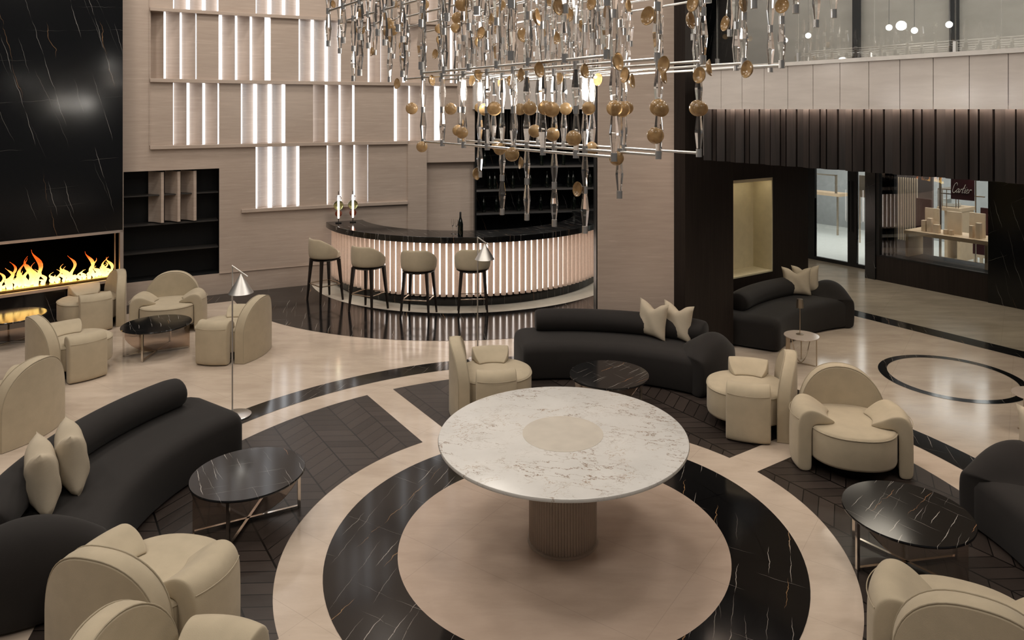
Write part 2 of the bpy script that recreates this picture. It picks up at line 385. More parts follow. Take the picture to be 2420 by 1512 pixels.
# ------------------------------------------------------------------ curved back wall with lit niches
RW = [  # z0, z1, groups of (strip px ranges), orientation of the fins
    (4.885, 6.02, [([(409, 412.8), (442, 450.3), (479.3, 487.5), (514.8, 516.8)], 'L'), ([(604.6, 608.2), (634.7, 643), (669, 676), (702.5, 707.8)], 'L'),
                   ([(805.4, 810), (836, 842), (866.5, 874.5), (911, 915)], 'R'), ([(1010, 1014), (1040, 1046), (1072, 1077)], 'R')]),
    (3.710, 4.826, [([(356.5, 357), (387.5, 393), (425.5, 430.8), (462.7, 464.9)], 'R'), ([(516.8, 526.4), (556, 562.3), (590.9, 597.2), (626, 639.8)], 'R'),
                    ([(706, 710.8), (737, 743.8), (770, 777), (802, 805.7)], 'L'), ([(869, 874.8), (900, 902), (951.7, 959), (997, 1003)], 'R'), ([(1063.6, 1071), (1098, 1102)], 'R')]),
    (2.595, 3.647, [([(409, 411.8), (441.7, 449), (479, 486), (515, 518)], 'R'), ([(569.4, 574), (600.8, 609), (635.5, 644), (668.6, 674.4)], 'L'),
                    ([(740, 741.7), (768.6, 775.6), (801, 807), (833, 838)], 'R'), ([(931, 940), (966, 970.6), (996.6, 1002), (1026.8, 1040)], 'R')]),
    (1.450, 2.535, [([(604.3, 610), (635.2, 644.8), (669, 678.6), (703, 707.7)], 'L'), ([(772.5, 777), (804, 809), (836, 841), (869, 870.5)], 'R')]),
]
WL, WR = 270, 1122
g = G()
def aseg(p0, p1, z0, z1, off=0.0, m=0):
    n = max(2, int(abs(p1 - p0) / 25) + 1)
    g.grid([[(*AWn(p0 + (p1 - p0) * i / n, off), z0), (*AWn(p0 + (p1 - p0) * i / n, off), z1)] for i in range(n + 1)], m)
def aside(px, o0, o1, z0, z1, m=0):
    g.add([(*AWn(px, o0), z0), (*AWn(px, o1), z0), (*AWn(px, o1), z1), (*AWn(px, o0), z1)], [(0, 1, 2, 3)], m)
def ahor(p0, p1, o0, o1, z, m=0):
    n = max(2, int(abs(p1 - p0) / 25) + 1)
    g.grid([[(*AWn(p0 + (p1 - p0) * i / n, o0), z), (*AWn(p0 + (p1 - p0) * i / n, o1), z)] for i in range(n + 1)], m)
def hole(p0, p1, z0, z1, dep, m=0):
    aside(p0, 0, -dep, z0, z1, m); aside(p1, 0, -dep, z0, z1, m); ahor(p0, p1, 0, -dep, z0, m); ahor(p0, p1, 0, -dep, z1, m); aseg(p0, p1, z0, z1, -dep, m)
# bands
NZ0, NZ1 = .367, 2.178
aseg(WL, WR, 0, NZ0); aseg(518, 1008, NZ0, 1.45); aseg(1008, WR, 2.17, 2.595)
hole(292, 518, NZ0, NZ1, .42, 1)
aseg(WL, 292, NZ0, NZ1); aseg(WL, 1008, NZ1 if False else 2.535, 2.595)
aseg(WL, 518, NZ1, 2.535); aseg(518, 604, 1.45, 2.535)
ahor(1008, WR, 0, -.12, 2.17); aside(1008, 0, -.12, NZ0, 2.17); aseg(1008, WR, NZ0, 2.17, -.12); ahor(1008, WR, 0, -.12, NZ0)
for z0, z1, grp in RW:
    cur = WL
    if z0 < 2: cur = 604
    for st, orr in grp:
        a, b = st[0][0], st[-1][1]
        if a > cur: aseg(cur, a, z0, z1)
        hole(a, b, z0, z1, .20); cur = b
    aseg(cur, 1008 if z0 < 2 else WR, z0, z1)
aseg(WL, WR, 3.647, 3.710); aseg(WL, WR, 4.826, 4.885); aseg(WL, WR, 6.02, 8.2)
wall_back = struct(build('wall_back', g, [MW, MBP], recalc=False, smooth=30))
# ledges
def ledge(p0, p1, z0, z1, dep=.055):
    gg = G(); n = int((p1 - p0) / 25) + 1
    rows = [[(*AWn(p0 + (p1 - p0) * i / n, o), z) for o, z in ((-.01, z0), (dep, z0), (dep, z1), (-.01, z1))] for i in range(n + 1)]
    gg.grid(rows, cu=True); gg.add(rows[0], [(0, 1, 2, 3)]); gg.add(rows[-1], [(3, 2, 1, 0)]); return gg
k = 1
for a in ((570, 963, 1.39, 1.45), (354, 963, 2.535, 2.595), (354, 1120, 3.647, 3.710), (354, 1120, 4.826, 4.885), (354, 1120, 6.02, 6.08)):
    struct(build('trim_%d' % k, ledge(*a), MW, bevel=.004, seg=1)); k += 1
struct(build('baseboard_back', ledge(518, 800, .36, .372, .018), MW)); 
g2 = G()
for a in ((354, 1.0, 2.5),): pass
for px in (963,): g2.add([(*AWn(px, .0), .37), (*AWn(px, .03), .37), (*AWn(px, .03), 2.53), (*AWn(px, 0), 2.53), (*AWn(px + 45, .0), .37), (*AWn(px + 45, .03), .37), (*AWn(px + 45, .03), 2.53), (*AWn(px + 45, 0), 2.53)],
    [(0, 1, 2, 3), (7, 6, 5, 4), (1, 5, 6, 2), (2, 6, 7, 3), (0, 4, 5, 1)])
struct(build('trim_%d' % k, g2, MW)); k += 1
g2 = G(); g2.grid([[(*AWn(p_, o_), z_) for p_, o_ in ((352.5, 0), (352.5, .012), (355, .012), (355, 0))] for z_ in (2.6, 8.0)]); struct(build('trim_%d' % k, g2, MW)); k += 1
# light niches: led tubes and curved stone fins
for ri, (z0, z1, grp) in enumerate(RW):
    for gi, (st, orr) in enumerate(grp):
        c0 = AWn((st[0][0] + st[-1][1]) / 2, -.1)
        root = empty('lit_wall_niche', (0, 0, 0)); names = ['top', 'second', 'third', 'lowest']
        where = ['leftmost group', 'second group from left', 'third group from left', 'fourth group from left', 'fifth group from left']
        tag(root, 'white light strips with stone fins, %s niche row, %s' % (names[ri], where[gi]), 'wall light', 'lit niches in the beige stone wall')
        for a, b in st:
            if b - a < 1: continue
            gg = G(); p0, p1, q0, q1 = AWn(a, -.115), AWn(b, -.115), AWn(a, -.165), AWn(b, -.165)
            gg.prism([p0, p1, q1, q0], z0 + .004, z1 - .004); build('light_strip', gg, MLED, root)
        for (a, b), (c, d) in zip(st[:-1], st[1:]):
            gg = G(); rows = []; n = 8; w = c - b
            for i in range(n + 1):
                f = i / n; e = f if orr == 'L' else 1 - f
                off = -.015 - .15 * (1 - (1 - e) ** 2) ** 1.0
                px = b + .5 + (w - 1) * f; th = .022
                rows.append([(*AWn(px, off), z0 + .002), (*AWn(px, off), z1 - .002), (*AWn(px, off - th), z1 - .002), (*AWn(px, off - th), z0 + .002)])
            gg.grid(rows, cu=True); gg.add(rows[0], [(0, 1, 2, 3)]); gg.add(rows[-1], [(3, 2, 1, 0)])
            build('stone_fin', gg, MW, root)
# dark niche: shelves and three stone fins
sh = tag(empty('shelf_unit'), 'matte black built-in shelving recessed in the beige wall beside the fireplace', 'shelf')
for z in (1.77, 1.28, .82):
    gg = G(); rows = [[(*AWn(293 + 224 * i / 9, o), zz) for o, zz in ((-.40, z - .018), (-.08, z - .018), (-.08, z), (-.40, z))] for i in range(10)]
    gg.grid(rows, cu=True); gg.add(rows[0], [(0, 1, 2, 3)]); gg.add(rows[-1], [(3, 2, 1, 0)]); build('shelf_board', gg, MSH, sh)
for j, a in enumerate((354, 393, 431)):
    gg = G(); rows = []
    for i in range(7):
        f = i / 6; off = -.30 + .27 * f ** 1.6; rows.append([(*AWn(a + 33 * f * .82, off), 1.30), (*AWn(a + 33 * f * .82, off), 2.15), (*AWn(a + 33 * f * .82 + 7, off - .02), 2.15), (*AWn(a + 33 * f * .82 + 7, off - .02), 1.30)])
    gg.grid(rows, cu=True); gg.add(rows[0], [(0, 1, 2, 3)]); gg.add(rows[-1], [(3, 2, 1, 0)]); build('stone_fin', gg, MW, sh)

# ------------------------------------------------------------------ bar back: shelves, flutes, bulkhead
g = G()
aseg(1122, 1700, 0, 3.2, -.42, 0); aside(1122, 0, -.42, 0, 3.2, 0)
ahor(1122, 1700, .02, -.42, 3.2, 1)
aseg(1122, 1700, 3.9, 8.2, -.05, 1)
struct(build('wall_bar', g, [MBW, MW], recalc=False))
g = G(); aseg(1116, 1440, 3.2, 3.9, .12, 0); ahor(1116, 1440, .12, -.2, 3.2, 0); ahor(1116, 1440, .12, -.2, 3.9, 0); aside(1116, .12, -.2, 3.2, 3.9, 0)
struct(build('trim_%d' % k, g, MP, recalc=False)); k += 1
g = G(); n = 46
rows = []
for i in range(n * 3 + 1):
    px = 1123 + (1440 - 1123) * i / (n * 3); off = (-.20, -.14, -.14)[i % 3]; rows.append([(*AWn(px, off), 2.45), (*AWn(px, off), 3.2)])
g.grid(rows); ahor(1123, 1440, -.14, -.42, 2.45)
struct(build('trim_%d' % k, g, MFL, recalc=False, smooth=0)); k += 1
g = G(); aseg(1122, 1126, 0, 2.45, .0, 0); struct(build('trim_%d' % k, g, MBL, recalc=False)); k += 1
bb = tag(empty('back_bar_shelving'), 'steel-edged black shelves with dark bottles behind the curved bar', 'shelf')
for z in (2.055, 1.60, 1.14):
    gg = G(); rows = [[(*AWn(1128 + 300 * i / 10, o), zz) for o, zz in ((-.40, z - .03), (-.06, z - .03), (-.06, z), (-.40, z))] for i in range(11)]
    gg.grid(rows, cu=True); gg.add(rows[0], [(0, 1, 2, 3)]); gg.add(rows[-1], [(3, 2, 1, 0)]); build('shelf_board', gg, MSH, bb)
    gg = G(); rows = [[(*AWn(1127 + 300 * i / 10, o), zz) for o, zz in ((-.062, z - .032), (-.05, z - .032), (-.05, z + .006), (-.062, z + .006))] for i in range(11)]
    gg.grid(rows, cu=True); build('edge_strip', gg, MSI, bb)
BP = [(.0, .0), (.036, 0), (.038, .01), (.038, .19), (.034, .215), (.016, .25), (.013, .27), (.013, .315), (.015, .317), (.015, .33), (0, .33)]
proto = None
for z, pxs in ((1.146, (1148, 1178, 1231, 1283, 1318, 1362, 1388)), (1.606, (1162, 1174, 1217, 1258, 1298, 1349, 1360, 1400)), (2.061, (1150, 1196, 1285, 1337, 1392))):
    for px in pxs:
        p = AWn(px, -.2)
        if proto is None: proto = build('bottle', G().lathe(BP, 16), MBOT); o = proto
        else: o = proto.copy(); COL.objects.link(o)
        o.location = (p[0], p[1], z)
        tag(o, 'dark bottle among the row of identical bottles on the steel-edged back bar shelves', 'bottle', 'dark bottles on the back bar shelves')

# ------------------------------------------------------------------ bar counter
bar = tag(empty('bar_counter', (BC[0], BC[1], 0)), 'curved bar with black marble top and glowing cream fluted front', 'bar')
A0, A1 = radians(204.5), radians(368)
def sect(r0, r1, z0, z1, a0=A0, a1=A1, n=72, c=(0, 0)):
    gg = G(); rows = []
    for i in range(n + 1):
        a = a0 + (a1 - a0) * i / n; rows.append([(c[0] + r * cos(a), c[1] + r * sin(a), z) for r, z in ((r0, z0), (r1, z0), (r1, z1), (r0, z1))])
    gg.grid(rows, cu=True); gg.add(rows[0], [(0, 1, 2, 3)]); gg.add(rows[-1], [(3, 2, 1, 0)]); return gg
build('countertop', sect(2.08, 2.74, 1.05, 1.15), MBT, bar, bevel=.006, seg=2)
build('plinth', sect(2.15, 2.56, .004, .17), MBT, bar)
build('backing', sect(2.2, 2.598, .17, 1.05), MBP, bar)
build('light_strip', sect(2.600, 2.606, .20, 1.04), emis('bar_glow', (1, .89, .81), 4.0), bar)
nf = 68
fin0 = None
for i in range(nf):
    a = A0 + (A1 - A0) * (i + .5) / nf
    if fin0 is None:
        gg = G(); rows = []; wf = .044
        for j in range(9):
            q = -1 + 2 * j / 8; rows.append([(2.610 + .045 * (1 - q * q) ** .5, q * wf, .17), (2.610 + .045 * (1 - q * q) ** .5, q * wf, 1.05), (2.6075, q * wf * .9, 1.05), (2.6075, q * wf * .9, .17)])
        gg.grid(rows, cu=True); gg.add(rows[0], [(0, 1, 2, 3)]); gg.add(rows[-1], [(3, 2, 1, 0)])
        fin0 = build('front_flute', gg, MFC, bar); o = fin0
    else: o = fin0.copy(); COL.objects.link(o); o.parent = bar
    o.rotation_euler.z = a

# ------------------------------------------------------------------ bar stools
def stool(name='bar_stool'):
    r = empty(name)
    gg = G(); rows = []; n = 28                         # wrap-around back, open to the front (+y is the bar side)
    for i in range(n + 1):
        a = radians(-205 + 230 * i / n)                # from one arm round the back to the other
        e = min(i, n - i) / (n / 2); hz = .80 + .245 * min(1, e * 1.55) ** .6
        rx, ry = .265, .25; x, y = rx * cos(a), ry * sin(a)
        row = []
        for q, zz in ((1.0, .70), (1.06, .78), (1.08, .90), (1.05, hz - .02), (1.02, hz), (.94, hz), (.88, hz - .03), (.86, .85), (.84, .74)):
            if zz > hz: zz = hz
            row.append((x * q, y * q, min(zz, hz)))
        rows.append(row)
    gg.grid(rows, cu=True); gg.add(rows[0], [tuple(range(9))]); gg.add(rows[-1], [tuple(range(8, -1, -1))])
    build('backrest', gg, MFB, r, bevel=0, sub=1)
    gg = G().lathe([(0, .70), (.20, .70), (.235, .715), (.245, .76), (.235, .795), (.2, .81), (0, .815)], 32); gg.v = [(x, y * .95 + .02, z) for x, y, z in gg.v]
    build('seat', gg, MFB, r)
    gg = G().lathe([(0, .675), (.22, .675), (.255, .70), (0, .702)], 32); build('seat_frame', gg, MLEG, r)
    for sx in (-1, 1):
        for sy in (-1, 1):
            gg = G().tube([(sx * .175, sy * .155, .69), (sx * .20, sy * .18, .35), (sx * .225, sy * .205, .0)], [.034, .026, .017], 4); build('leg', gg, MLEG, r)
    gg = G(); q = .205; qq = .185
    P = [(-q, -qq), (q, -qq), (q, qq), (-q, qq)]
    for i in range(4):
        a, b = P[i], P[(i + 1) % 4]; c = ((a[0] + b[0]) / 2, (a[1] + b[1]) / 2, .27); L = math.hypot(b[0] - a[0], b[1] - a[1])
        gg.box(c, (L + .02, .02, .012), atan2(b[1] - a[1], b[0] - a[0]))
    build('footrest', gg, MBR, r)
    return r
ws = ['leftmost of the four cream bar stools at the bar', 'second from left of the four cream bar stools, dark legs', 'third from left of the four cream bar stools, dark legs', 'rightmost cream bar stool at the bar, behind the floor lamp']
st0 = stool()
for i, (a, r) in enumerate(((224, 3.10), (244, 3.10), (260.5, 3.12), (276, 3.02))):
    o = st0 if i == 0 else copy_tree(st0)
    x, y = BC[0] + r * cos(radians(a)), BC[1] + r * sin(radians(a)); o.location = (x, y, .004); o.rotation_euler.z = radians(a + 90)
    tag(o, ws[i], 'bar stool', 'cream bar stools at the curved bar')

# bottle, flutes, glowing table lamps on the counter
p = W(1088, 558, 1.15)
r = tag(empty('champagne_bottle', (p[0], p[1], 1.151)), 'dark green champagne bottle standing on the black marble bar', 'bottle')
build('bottle_body', G().lathe([(0, 0), (.04, 0), (.044, .01), (.044, .19), (.036, .24), (.018, .30), (.014, .33), (.014, .36), (0, .36)], 24), MBOT, r)
build('foil', G().lathe([(.0185, .30), (.0155, .33), (.0165, .385), (.012, .392), (0, .392)], 24), MLBL, r)
for i, px in enumerate((1070, 1079)):
    p = W(px, 552 + i * 1, 1.15); o = build('champagne_flute', G().lathe([(0, 0), (.03, 0), (.03, .003), (.004, .008), (.0035, .10), (.015, .13), (.023, .18), (.021, .235), (.0195, .235), (.0215, .18), (.013, .134), (0, .125)], 20), MCLG, loc=(p[0], p[1], 1.151))
    tag(o, ['clear champagne flute standing left of the dark bottle on the bar', 'clear champagne flute right beside the dark bottle on the bar'][i], 'glass', 'flutes on the bar')
def sph(r, c, n=20): return G().lathe([(r * sin(pi * i / 12) if 0 < i < 12 else 0, -r * cos(pi * i / 12)) for i in range(13)], n, c)
for i, (px, py) in enumerate(((800, 527), (834, 525))):
    p = W(px, py, 1.15)
    r = tag(empty('table_lamp', (p[0], p[1], 1.151)), ['left glowing tube lamp with olive and red glass balls on bar', 'right glowing tube lamp with olive and red glass balls on bar'][i], 'lamp', 'glass ball lamps on the bar')
    build('lamp_base', G().lathe([(0, 0), (.055, 0), (.055, .012), (0, .014)], 32), MBL, r)
    build('stem', G().lathe([(.006, .01), (.006, .09)], 12), MBL, r); build('finial', G().lathe([(.006, .50), (.006, .57)], 12), MBL, r)
    build('glowing_tube', G().lathe([(0, .085), (.014, .085), (.014, .50), (0, .50)], 16), emis('tube_glow', (1, .95, .88), 7), r)
    build('clear_ball', sph(.052, (0, 0, .445)), MCLG, r); build('olive_ball', sph(.088, (0, 0, .32)), MOLV, r); build('red_ball', sph(.062, (0, 0, .17)), MRED, r)

# ------------------------------------------------------------------ stone column, oak pier, niche wall
g = G(); cA, cB = W(1412, 845.5), W(1617, 845.5)
kx = (1404.5 - CX) / F
g.prism([cA, cB, (cB[0] + .05, cB[1] + .25), (kx * (cA[1] + 2.2) , cA[1] + 2.2)], 0, 8.2, 0)
struct(build('wall_column', g, MW, bevel=.012, seg=2))
g = G(); a, b = (kx * (cA[1] + .02), cA[1] + .02), (cA[0] - .003, cA[1] + .0)
a2 = (kx * (cA[1] + 2.2) - .01, cA[1] + 2.2)
g.prism([(cA[0] - .004, cA[1] + .03), (cA[0] - .012, cA[1] + .03), (kx * (cA[1] + 2.2) - .012, cA[1] + 2.2), (kx * (cA[1] + 2.2) - .004, cA[1] + 2.2)], 0, 8.2)
struct(build('trim_%d' % k, g, MBL)); k += 1
def dtpoly(*q): return [DT(*x) for x in q]
PT = 6.51; d0 = dof(on_t(1619, PT)); d1 = dof(on_t(1733, PT))
g = G().prism(dtpoly((d0, PT), (d1, PT), (d1, 6.72), (d0, 6.72)), .067, 8.2)
struct(build('wall_pier', g, MDW))
struct(build('baseboard_pier', G().prism(dtpoly((d0, PT + .03), (d1 - .10, PT + .03), (d1 - .10, 6.70), (d0, 6.70)), 0, .067), MW))
NT = 7.18; dn1 = dof(on_t(1825, NT)); dn0 = d1 + .05; dnr = dof(on_t(1910, NT)); NB, NTp, ND = .70, 2.15, .34
g = G()
g.prism(dtpoly((d1, NT), (dnr, NT), (dnr, NT + .6), (d1, NT + .6)), 0, NB); g.prism(dtpoly((d1, NT), (dnr, NT), (dnr, NT + .6), (d1, NT + .6)), NTp, 2.62)
g.prism(dtpoly((dn1, NT), (dnr, NT), (dnr, NT + .6), (dn1, NT + .6)), NB, NTp); g.prism(dtpoly((d1, NT), (dn0, NT), (dn0, NT + .6), (d1, NT + .6)), NB, NTp)
g.prism(dtpoly((dn0, NT + ND + .02), (dn1, NT + ND + .02), (dn1, NT + .6), (dn0, NT + .6)), NB, NTp)
struct(build('wall_niche', g, MDW))
r = tag(empty('lit_display_niche'), 'tall cream lined display niche glowing in the dark oak wall', 'niche')
g = G(); e = .022
g.prism(dtpoly((dn0, NT - .008), (dn1, NT - .008), (dn1, NT + ND), (dn0, NT + ND)), NB, NB + e); g.prism(dtpoly((dn0, NT - .008), (dn1, NT - .008), (dn1, NT + ND), (dn0, NT + ND)), NTp - e, NTp)
g.prism(dtpoly((dn1 - e, NT - .008), (dn1, NT - .008), (dn1, NT + ND), (dn1 - e, NT + ND)), NB, NTp); g.prism(dtpoly((dn0, NT - .008), (dn0 + e, NT - .008), (dn0 + e, NT + ND), (dn0, NT + ND)), NB, NTp)
g.prism(dtpoly((dn0, NT - .008), (dn1, NT - .008), (dn1, NT + .012), (dn0, NT + .012)), NTp - e - .022, NTp - e)
build('niche_frame', g, MNIC, r)
build('niche_back', G().prism(dtpoly((dn0, NT + ND), (dn1, NT + ND), (dn1, NT + ND + .015), (dn0, NT + ND + .015)), NB, NTp), MNIC, r)
build('light_strip', G().prism(dtpoly((dn0 + .1, NT + .02), (dn1 - .1, NT + .02), (dn1 - .1, NT + .05), (dn0 + .1, NT + .05)), NTp - e - .008, NTp - e - .001), emis('niche_led', (1, .88, .66), 10), r)

# ------------------------------------------------------------------ fireplace wall
p0 = Vector((*W(290, Y0 + 476), 0)); ud = Vector((-.741, -.672, 0)); nd = Vector((-.672, .741, 0))   # along to the left, away from the room
def FP(s, o): q = p0 + ud * s + nd * o; return (q.x, q.y)
FZ0, FZ1, LN = .475, 1.288, 3.2
g = G()
g.prism([FP(0, 0), FP(LN, 0), FP(LN, .7), FP(0, .7)], 0, FZ0); g.prism([FP(0, 0), FP(LN, 0), FP(LN, .7), FP(0, .7)], FZ1, 8.2)
g.prism([FP(0, .5), FP(LN, .5), FP(LN, .7), FP(0, .7)], FZ0, FZ1, 1); g.prism([FP(0, .03), FP(.03, .03), FP(.03, .5), FP(0, .5)], FZ0, FZ1, 1)
struct(build('wall_fireplace', g, [MBW, plain('soot_black', (.0012, .0012, .0012), .9, spec=0)]))
fp = tag(empty('fireplace'), 'long linear gas fireplace with slim metal frame in black marble wall', 'fireplace')
g = G(); e = .042
for z0, z1 in ((FZ0, FZ0 + e), (FZ1 - e, FZ1)): g.prism([FP(-.002, -.012), FP(LN, -.012), FP(LN, .06), FP(-.002, .06)], z0, z1)
g.prism([FP(-.002, -.012), FP(e, -.012), FP(e, .06), FP(-.002, .06)], FZ0, FZ1)
build('frame', g, plain('taupe_metal', (.36, .31, .28), .4, metal=.3), fp)
build('burner_tray', G().prism([FP(.06, .12), FP(LN, .12), FP(LN, .42), FP(.06, .42)], FZ0 + .04, FZ0 + .07), plain('brass_tray', (.5, .38, .16), .25, metal=1), fp)
mfl, nt, b = nm('flame'); nt.nodes.remove(b)
geo = nt.nodes.new('ShaderNodeNewGeometry'); sx = nt.nodes.new('ShaderNodeSeparateXYZ'); nt.links.new(geo.outputs['Position'], sx.inputs[0])
hz = ramp(nt, M_(nt, 'ADD', sx.outputs[2], M_(nt, 'MULTIPLY', noise(nt, coords(nt), 9, 2), .16)), FZ0 + .13, FZ0 + .52)
cr = nt.nodes.new('ShaderNodeValToRGB'); cr.color_ramp.elements[0].color = (1, .72, .22, 1); cr.color_ramp.elements[1].color = (1, .10, .01, 1); cr.color_ramp.elements[1].position = .95
el = cr.color_ramp.elements.new(.45); el.color = (1, .50, .11, 1); nt.links.new(hz, cr.inputs[0])
em = nt.nodes.new('ShaderNodeEmission'); nt.links.new(cr.outputs[0], em.inputs[0]); nt.links.new(ramp(nt, hz, 0, 1, 4.5, 1.6), em.inputs[1])
nt.links.new(em.outputs[0], nt.nodes['Material Output'].inputs[0])
g = G()
FLM = [(2.62, .20), (2.50, .26), (2.36, .18), (2.22, .28), (2.08, .46), (2.0, .22), (1.86, .15), (1.74, .40), (1.62, .18), (1.50, .30), (1.38, .46), (1.26, .44), (1.18, .60), (1.08, .34), (.96, .22), (.84, .24), (.70, .42), (.60, .18), (.46, .16), (.36, .40), (.26, .30), (.16, .34)]
for s, h in FLM:
    for rep in range(5):
        ss = s + random.uniform(-.075, .075); hh = h * (1, .7, .5, .38, .3)[rep] * random.uniform(.85, 1.1); ph = random.uniform(0, 6); amp = .03 + .06 * hh
        pts = []; rad = []; oo = .27 + (rep - 2) * .04
        for i in range(15):
            f = i / 14; q = FP(ss + amp * sin(ph + f * 6.5) * (.2 + f), oo + .01 * sin(ph * 2 + f * 5)); pts.append((q[0], q[1], FZ0 + .065 + hh * f))
            rad.append(max(.002, (.018 + .045 * hh) * (sin(pi * min(1, .12 + f * .92)) ** .8) * (1 - f * .55) * (1 + .35 * sin(ph + 9 * f))))
        g.tube(pts, rad, 8)
tag(build('flames', g, mfl), 'bright orange and yellow gas flames burning in the fireplace', 'fire', kind='stuff')

# ------------------------------------------------------------------ mezzanine: parapet, flutes, glass, upper wall
DB = 6.7; tL = tof(on_d(1658, DB)); tR = -1.2
tj = [tof(on_d(px, DB)) for px in (1704, 1753.4)]; wP = tj[0] - tj[1]
g = G(); t = tj[0]; ts = [tL]; 
while t > tR: ts.append(t); t -= wP
for a, b in zip(ts[:-1], ts[1:]): g.prism(dtpoly((DB, a - .003), (DB, b + .003), (DB + .05, b + .003), (DB + .05, a - .003)), 3.2, 3.662)
tR = ts[-1]
g.prism(dtpoly((DB + .012, tL), (DB + .012, tR), (DB + .09, tR), (DB + .09, tL)), 3.235, 3.66, 1)
struct(build('wall_balcony', g, [MP, MFL]))
struct(build('trim_%d' % k, G().prism(dtpoly((DB - .02, tL), (DB - .02, tR), (DB + .16, tR), (DB + .16, tL)), 3.664, 3.703), plain('cap_white', (.74, .71, .68), .35))); k += 1
tLs = tof(on_d(1626, DB)) - .05
struct(build('ceiling_mezzanine', G().prism(dtpoly((DB + .25, tL + .2), (DB + .25, tR), (13.9, tR), (13.9, 14), (DB + 3.6, 14), (DB + 3.6, 7.2)), 2.62, 3.65), MCEI))
g = G(); rows = []; t = tL + .06; i = 0; pw = .098
while t > tR:
    dd = (DB + .10, DB + .15, DB + .115, DB + .17, DB + .13)[i % 5]
    dd2 = dd + (.05, -.035, .045, .01, -.02)[i % 5]; rows.append((t, dd)); rows.append((t - pw * .84, dd2)); rows.append((t - pw * .84, DB + .24)); rows.append((t - pw, DB + .24)); t -= pw; i += 1
g.grid([[(*DT(dd, tt), 2.576), (*DT(dd, tt), 3.235)] for tt, dd in rows])
g.grid([[(*DT(dd, tt), 2.576), (*DT(DB + .3, tt), 2.576)] for tt, dd in rows])
struct(build('wall_slats', g, MFL, recalc=False, smooth=0))
sl = tag(empty('balcony_cove_light'), 'warm light strip hidden under the marble balcony front, washing dark slats', 'light')
build('light_strip', G().prism(dtpoly((DB + .055, tL - .05), (DB + .055, tR), (DB + .085, tR), (DB + .085, tL - .05)), 3.222, 3.233), emis('cove_led', (1, .78, .62), 50), sl)
bal = tag(empty('glass_balustrade'), 'tall clear glass panels standing on the balcony front, reflecting the chandelier', 'balustrade')
js = [tof(on_d(px, DB + .05)) for px in (1660, 1694, 1887, 2257)]; js.append(js[-1] - (js[2] - js[3])); js.append(js[-1] - 1.0)
for a, b in zip(js[:-1], js[1:]):
    build('glass_panel', G().prism(dtpoly((DB + .05, a - .004), (DB + .05, b + .004), (DB + .058, b + .004), (DB + .058, a - .004)), 3.705, 5.6), MPANE, bal)
    q = DT(DB + .03, a); build('clip', G().prism(dtpoly((DB + .035, a + .012), (DB + .035, a - .012), (DB + .075, a - .012), (DB + .075, a + .012)), 3.703, 3.80), MSI, bal)
DU = 9.6
struct(build('wall_upper', G().prism(dtpoly((DU, 14), (DU, -2), (DU + .1, -2), (DU + .1, 14)), 3.65, 8.2), MUW))
g = G()
for a, b in ((2014, 2029), (2243, 2262)):
    ta, tb = tof(on_d(a, DU - .06)), tof(on_d(b, DU - .06)); g.prism(dtpoly((DU - .06, ta), (DU - .06, tb), (DU + .02, tb), (DU + .02, ta)), 3.65, 8.2)
struct(build('trim_%d' % k, g, MBL)); k += 1
wg = ['globe standing in for a bulb reflection, nearest the dark pier', 'globe standing in for a bulb reflection, alone left of the first dark mullion', 'white globe standing in for a bulb reflection, between the two dark mullions, higher left one', 'white globe standing in for a bulb reflection, between the two dark mullions, lower right one', 'white globe standing in for a bulb reflection at the edge of the right dark mullion']
for i, (px, py) in enumerate(((1855, 95), (1910, 84), (2101, 65), (2161, 72), (2243, 58))):  # glowing globes and cords added in place of bulb reflections in the glass
    q = at_d(px, py, 8.6); r = tag(empty('reflection_globe', q), wg[i], 'lamp', 'bulb reflection globes behind the balcony glass')
    build('globe', sph(.036, (0, 0, 0)), MGLOBE, r); build('added_cord', G().lathe([(.004, .035), (.004, 8.2 - q[2])], 8), MSI, r)

# ------------------------------------------------------------------ shop front
DS, DD = 13.08, 13.78
def sp(px, d, z0, z1, px2, dep, g, m=0):
    a, b = tof(on_d(px, d)), tof(on_d(px2, d)); g.prism(dtpoly((d, a), (d, b), (d + dep, b), (d + dep, a)), z0, z1, m); return a, b
g = G()
sp(2044, DS, 0, 2.62, 2068, .75, g); sp(2335, DS, 0, 2.62, 3000, .3, g)
struct(build('wall_shop', g, MBS))
g = G(); sp(2068, DS + .03, 0, .45, 2336, .35, g); struct(build('wall_shop_base', g, MDW))
g = G(); sp(2068, DS + .02, .45, 2.62, 2078, .1, g); sp(2078, DS + .30, .45, 2.62, 2113, .1, g, 1); sp(2068, DS + .02, .45, .475, 2336, .1, g); sp(2068, DS + .02, 2.5, 2.62, 2336, .1, g)
struct(build('window_1', g, [MBL, MBS]))
wf = bpy.data.objects['window_1']
g = G(); sp(2068, DS + .06, .46, 2.6, 2336, .008, g); build('glass_pane', g, MPSH, wf)
g = G(); tr_ = tof(on_d(1880, DD)); tq = tof(on_d(2046, DS + .2))
sp(1860, DD, 0, 2.62, 1925, .08, g); sp(1925, DD, 0, .07, 2050, .08, g); sp(2003, DD, .07, 2.62, 2023.5, .08, g); 
d_1 = struct(build('door_1', g, MBL)); g = G(); sp(1925, DD + .02, .07, 2.62, 2003, .01, g); sp(2023.5, DD + .02, .07, 2.62, 2060, .01, g); build('glass_pane', g, MPSH, d_1)
for px in (2006.5, 2017):
    q = on_d(px, DD - .06); build('door_handle', G().tube([(q[0], q[1], .72), (q[0], q[1], 1.75)], .013, 8), MBL, d_1)
quad('shop_floor', DD - .0, 19, -2, 16, .004, MSPF); 
g = G(); sp(1700, 18.2, 0, 3.4, 2500, .1, g)
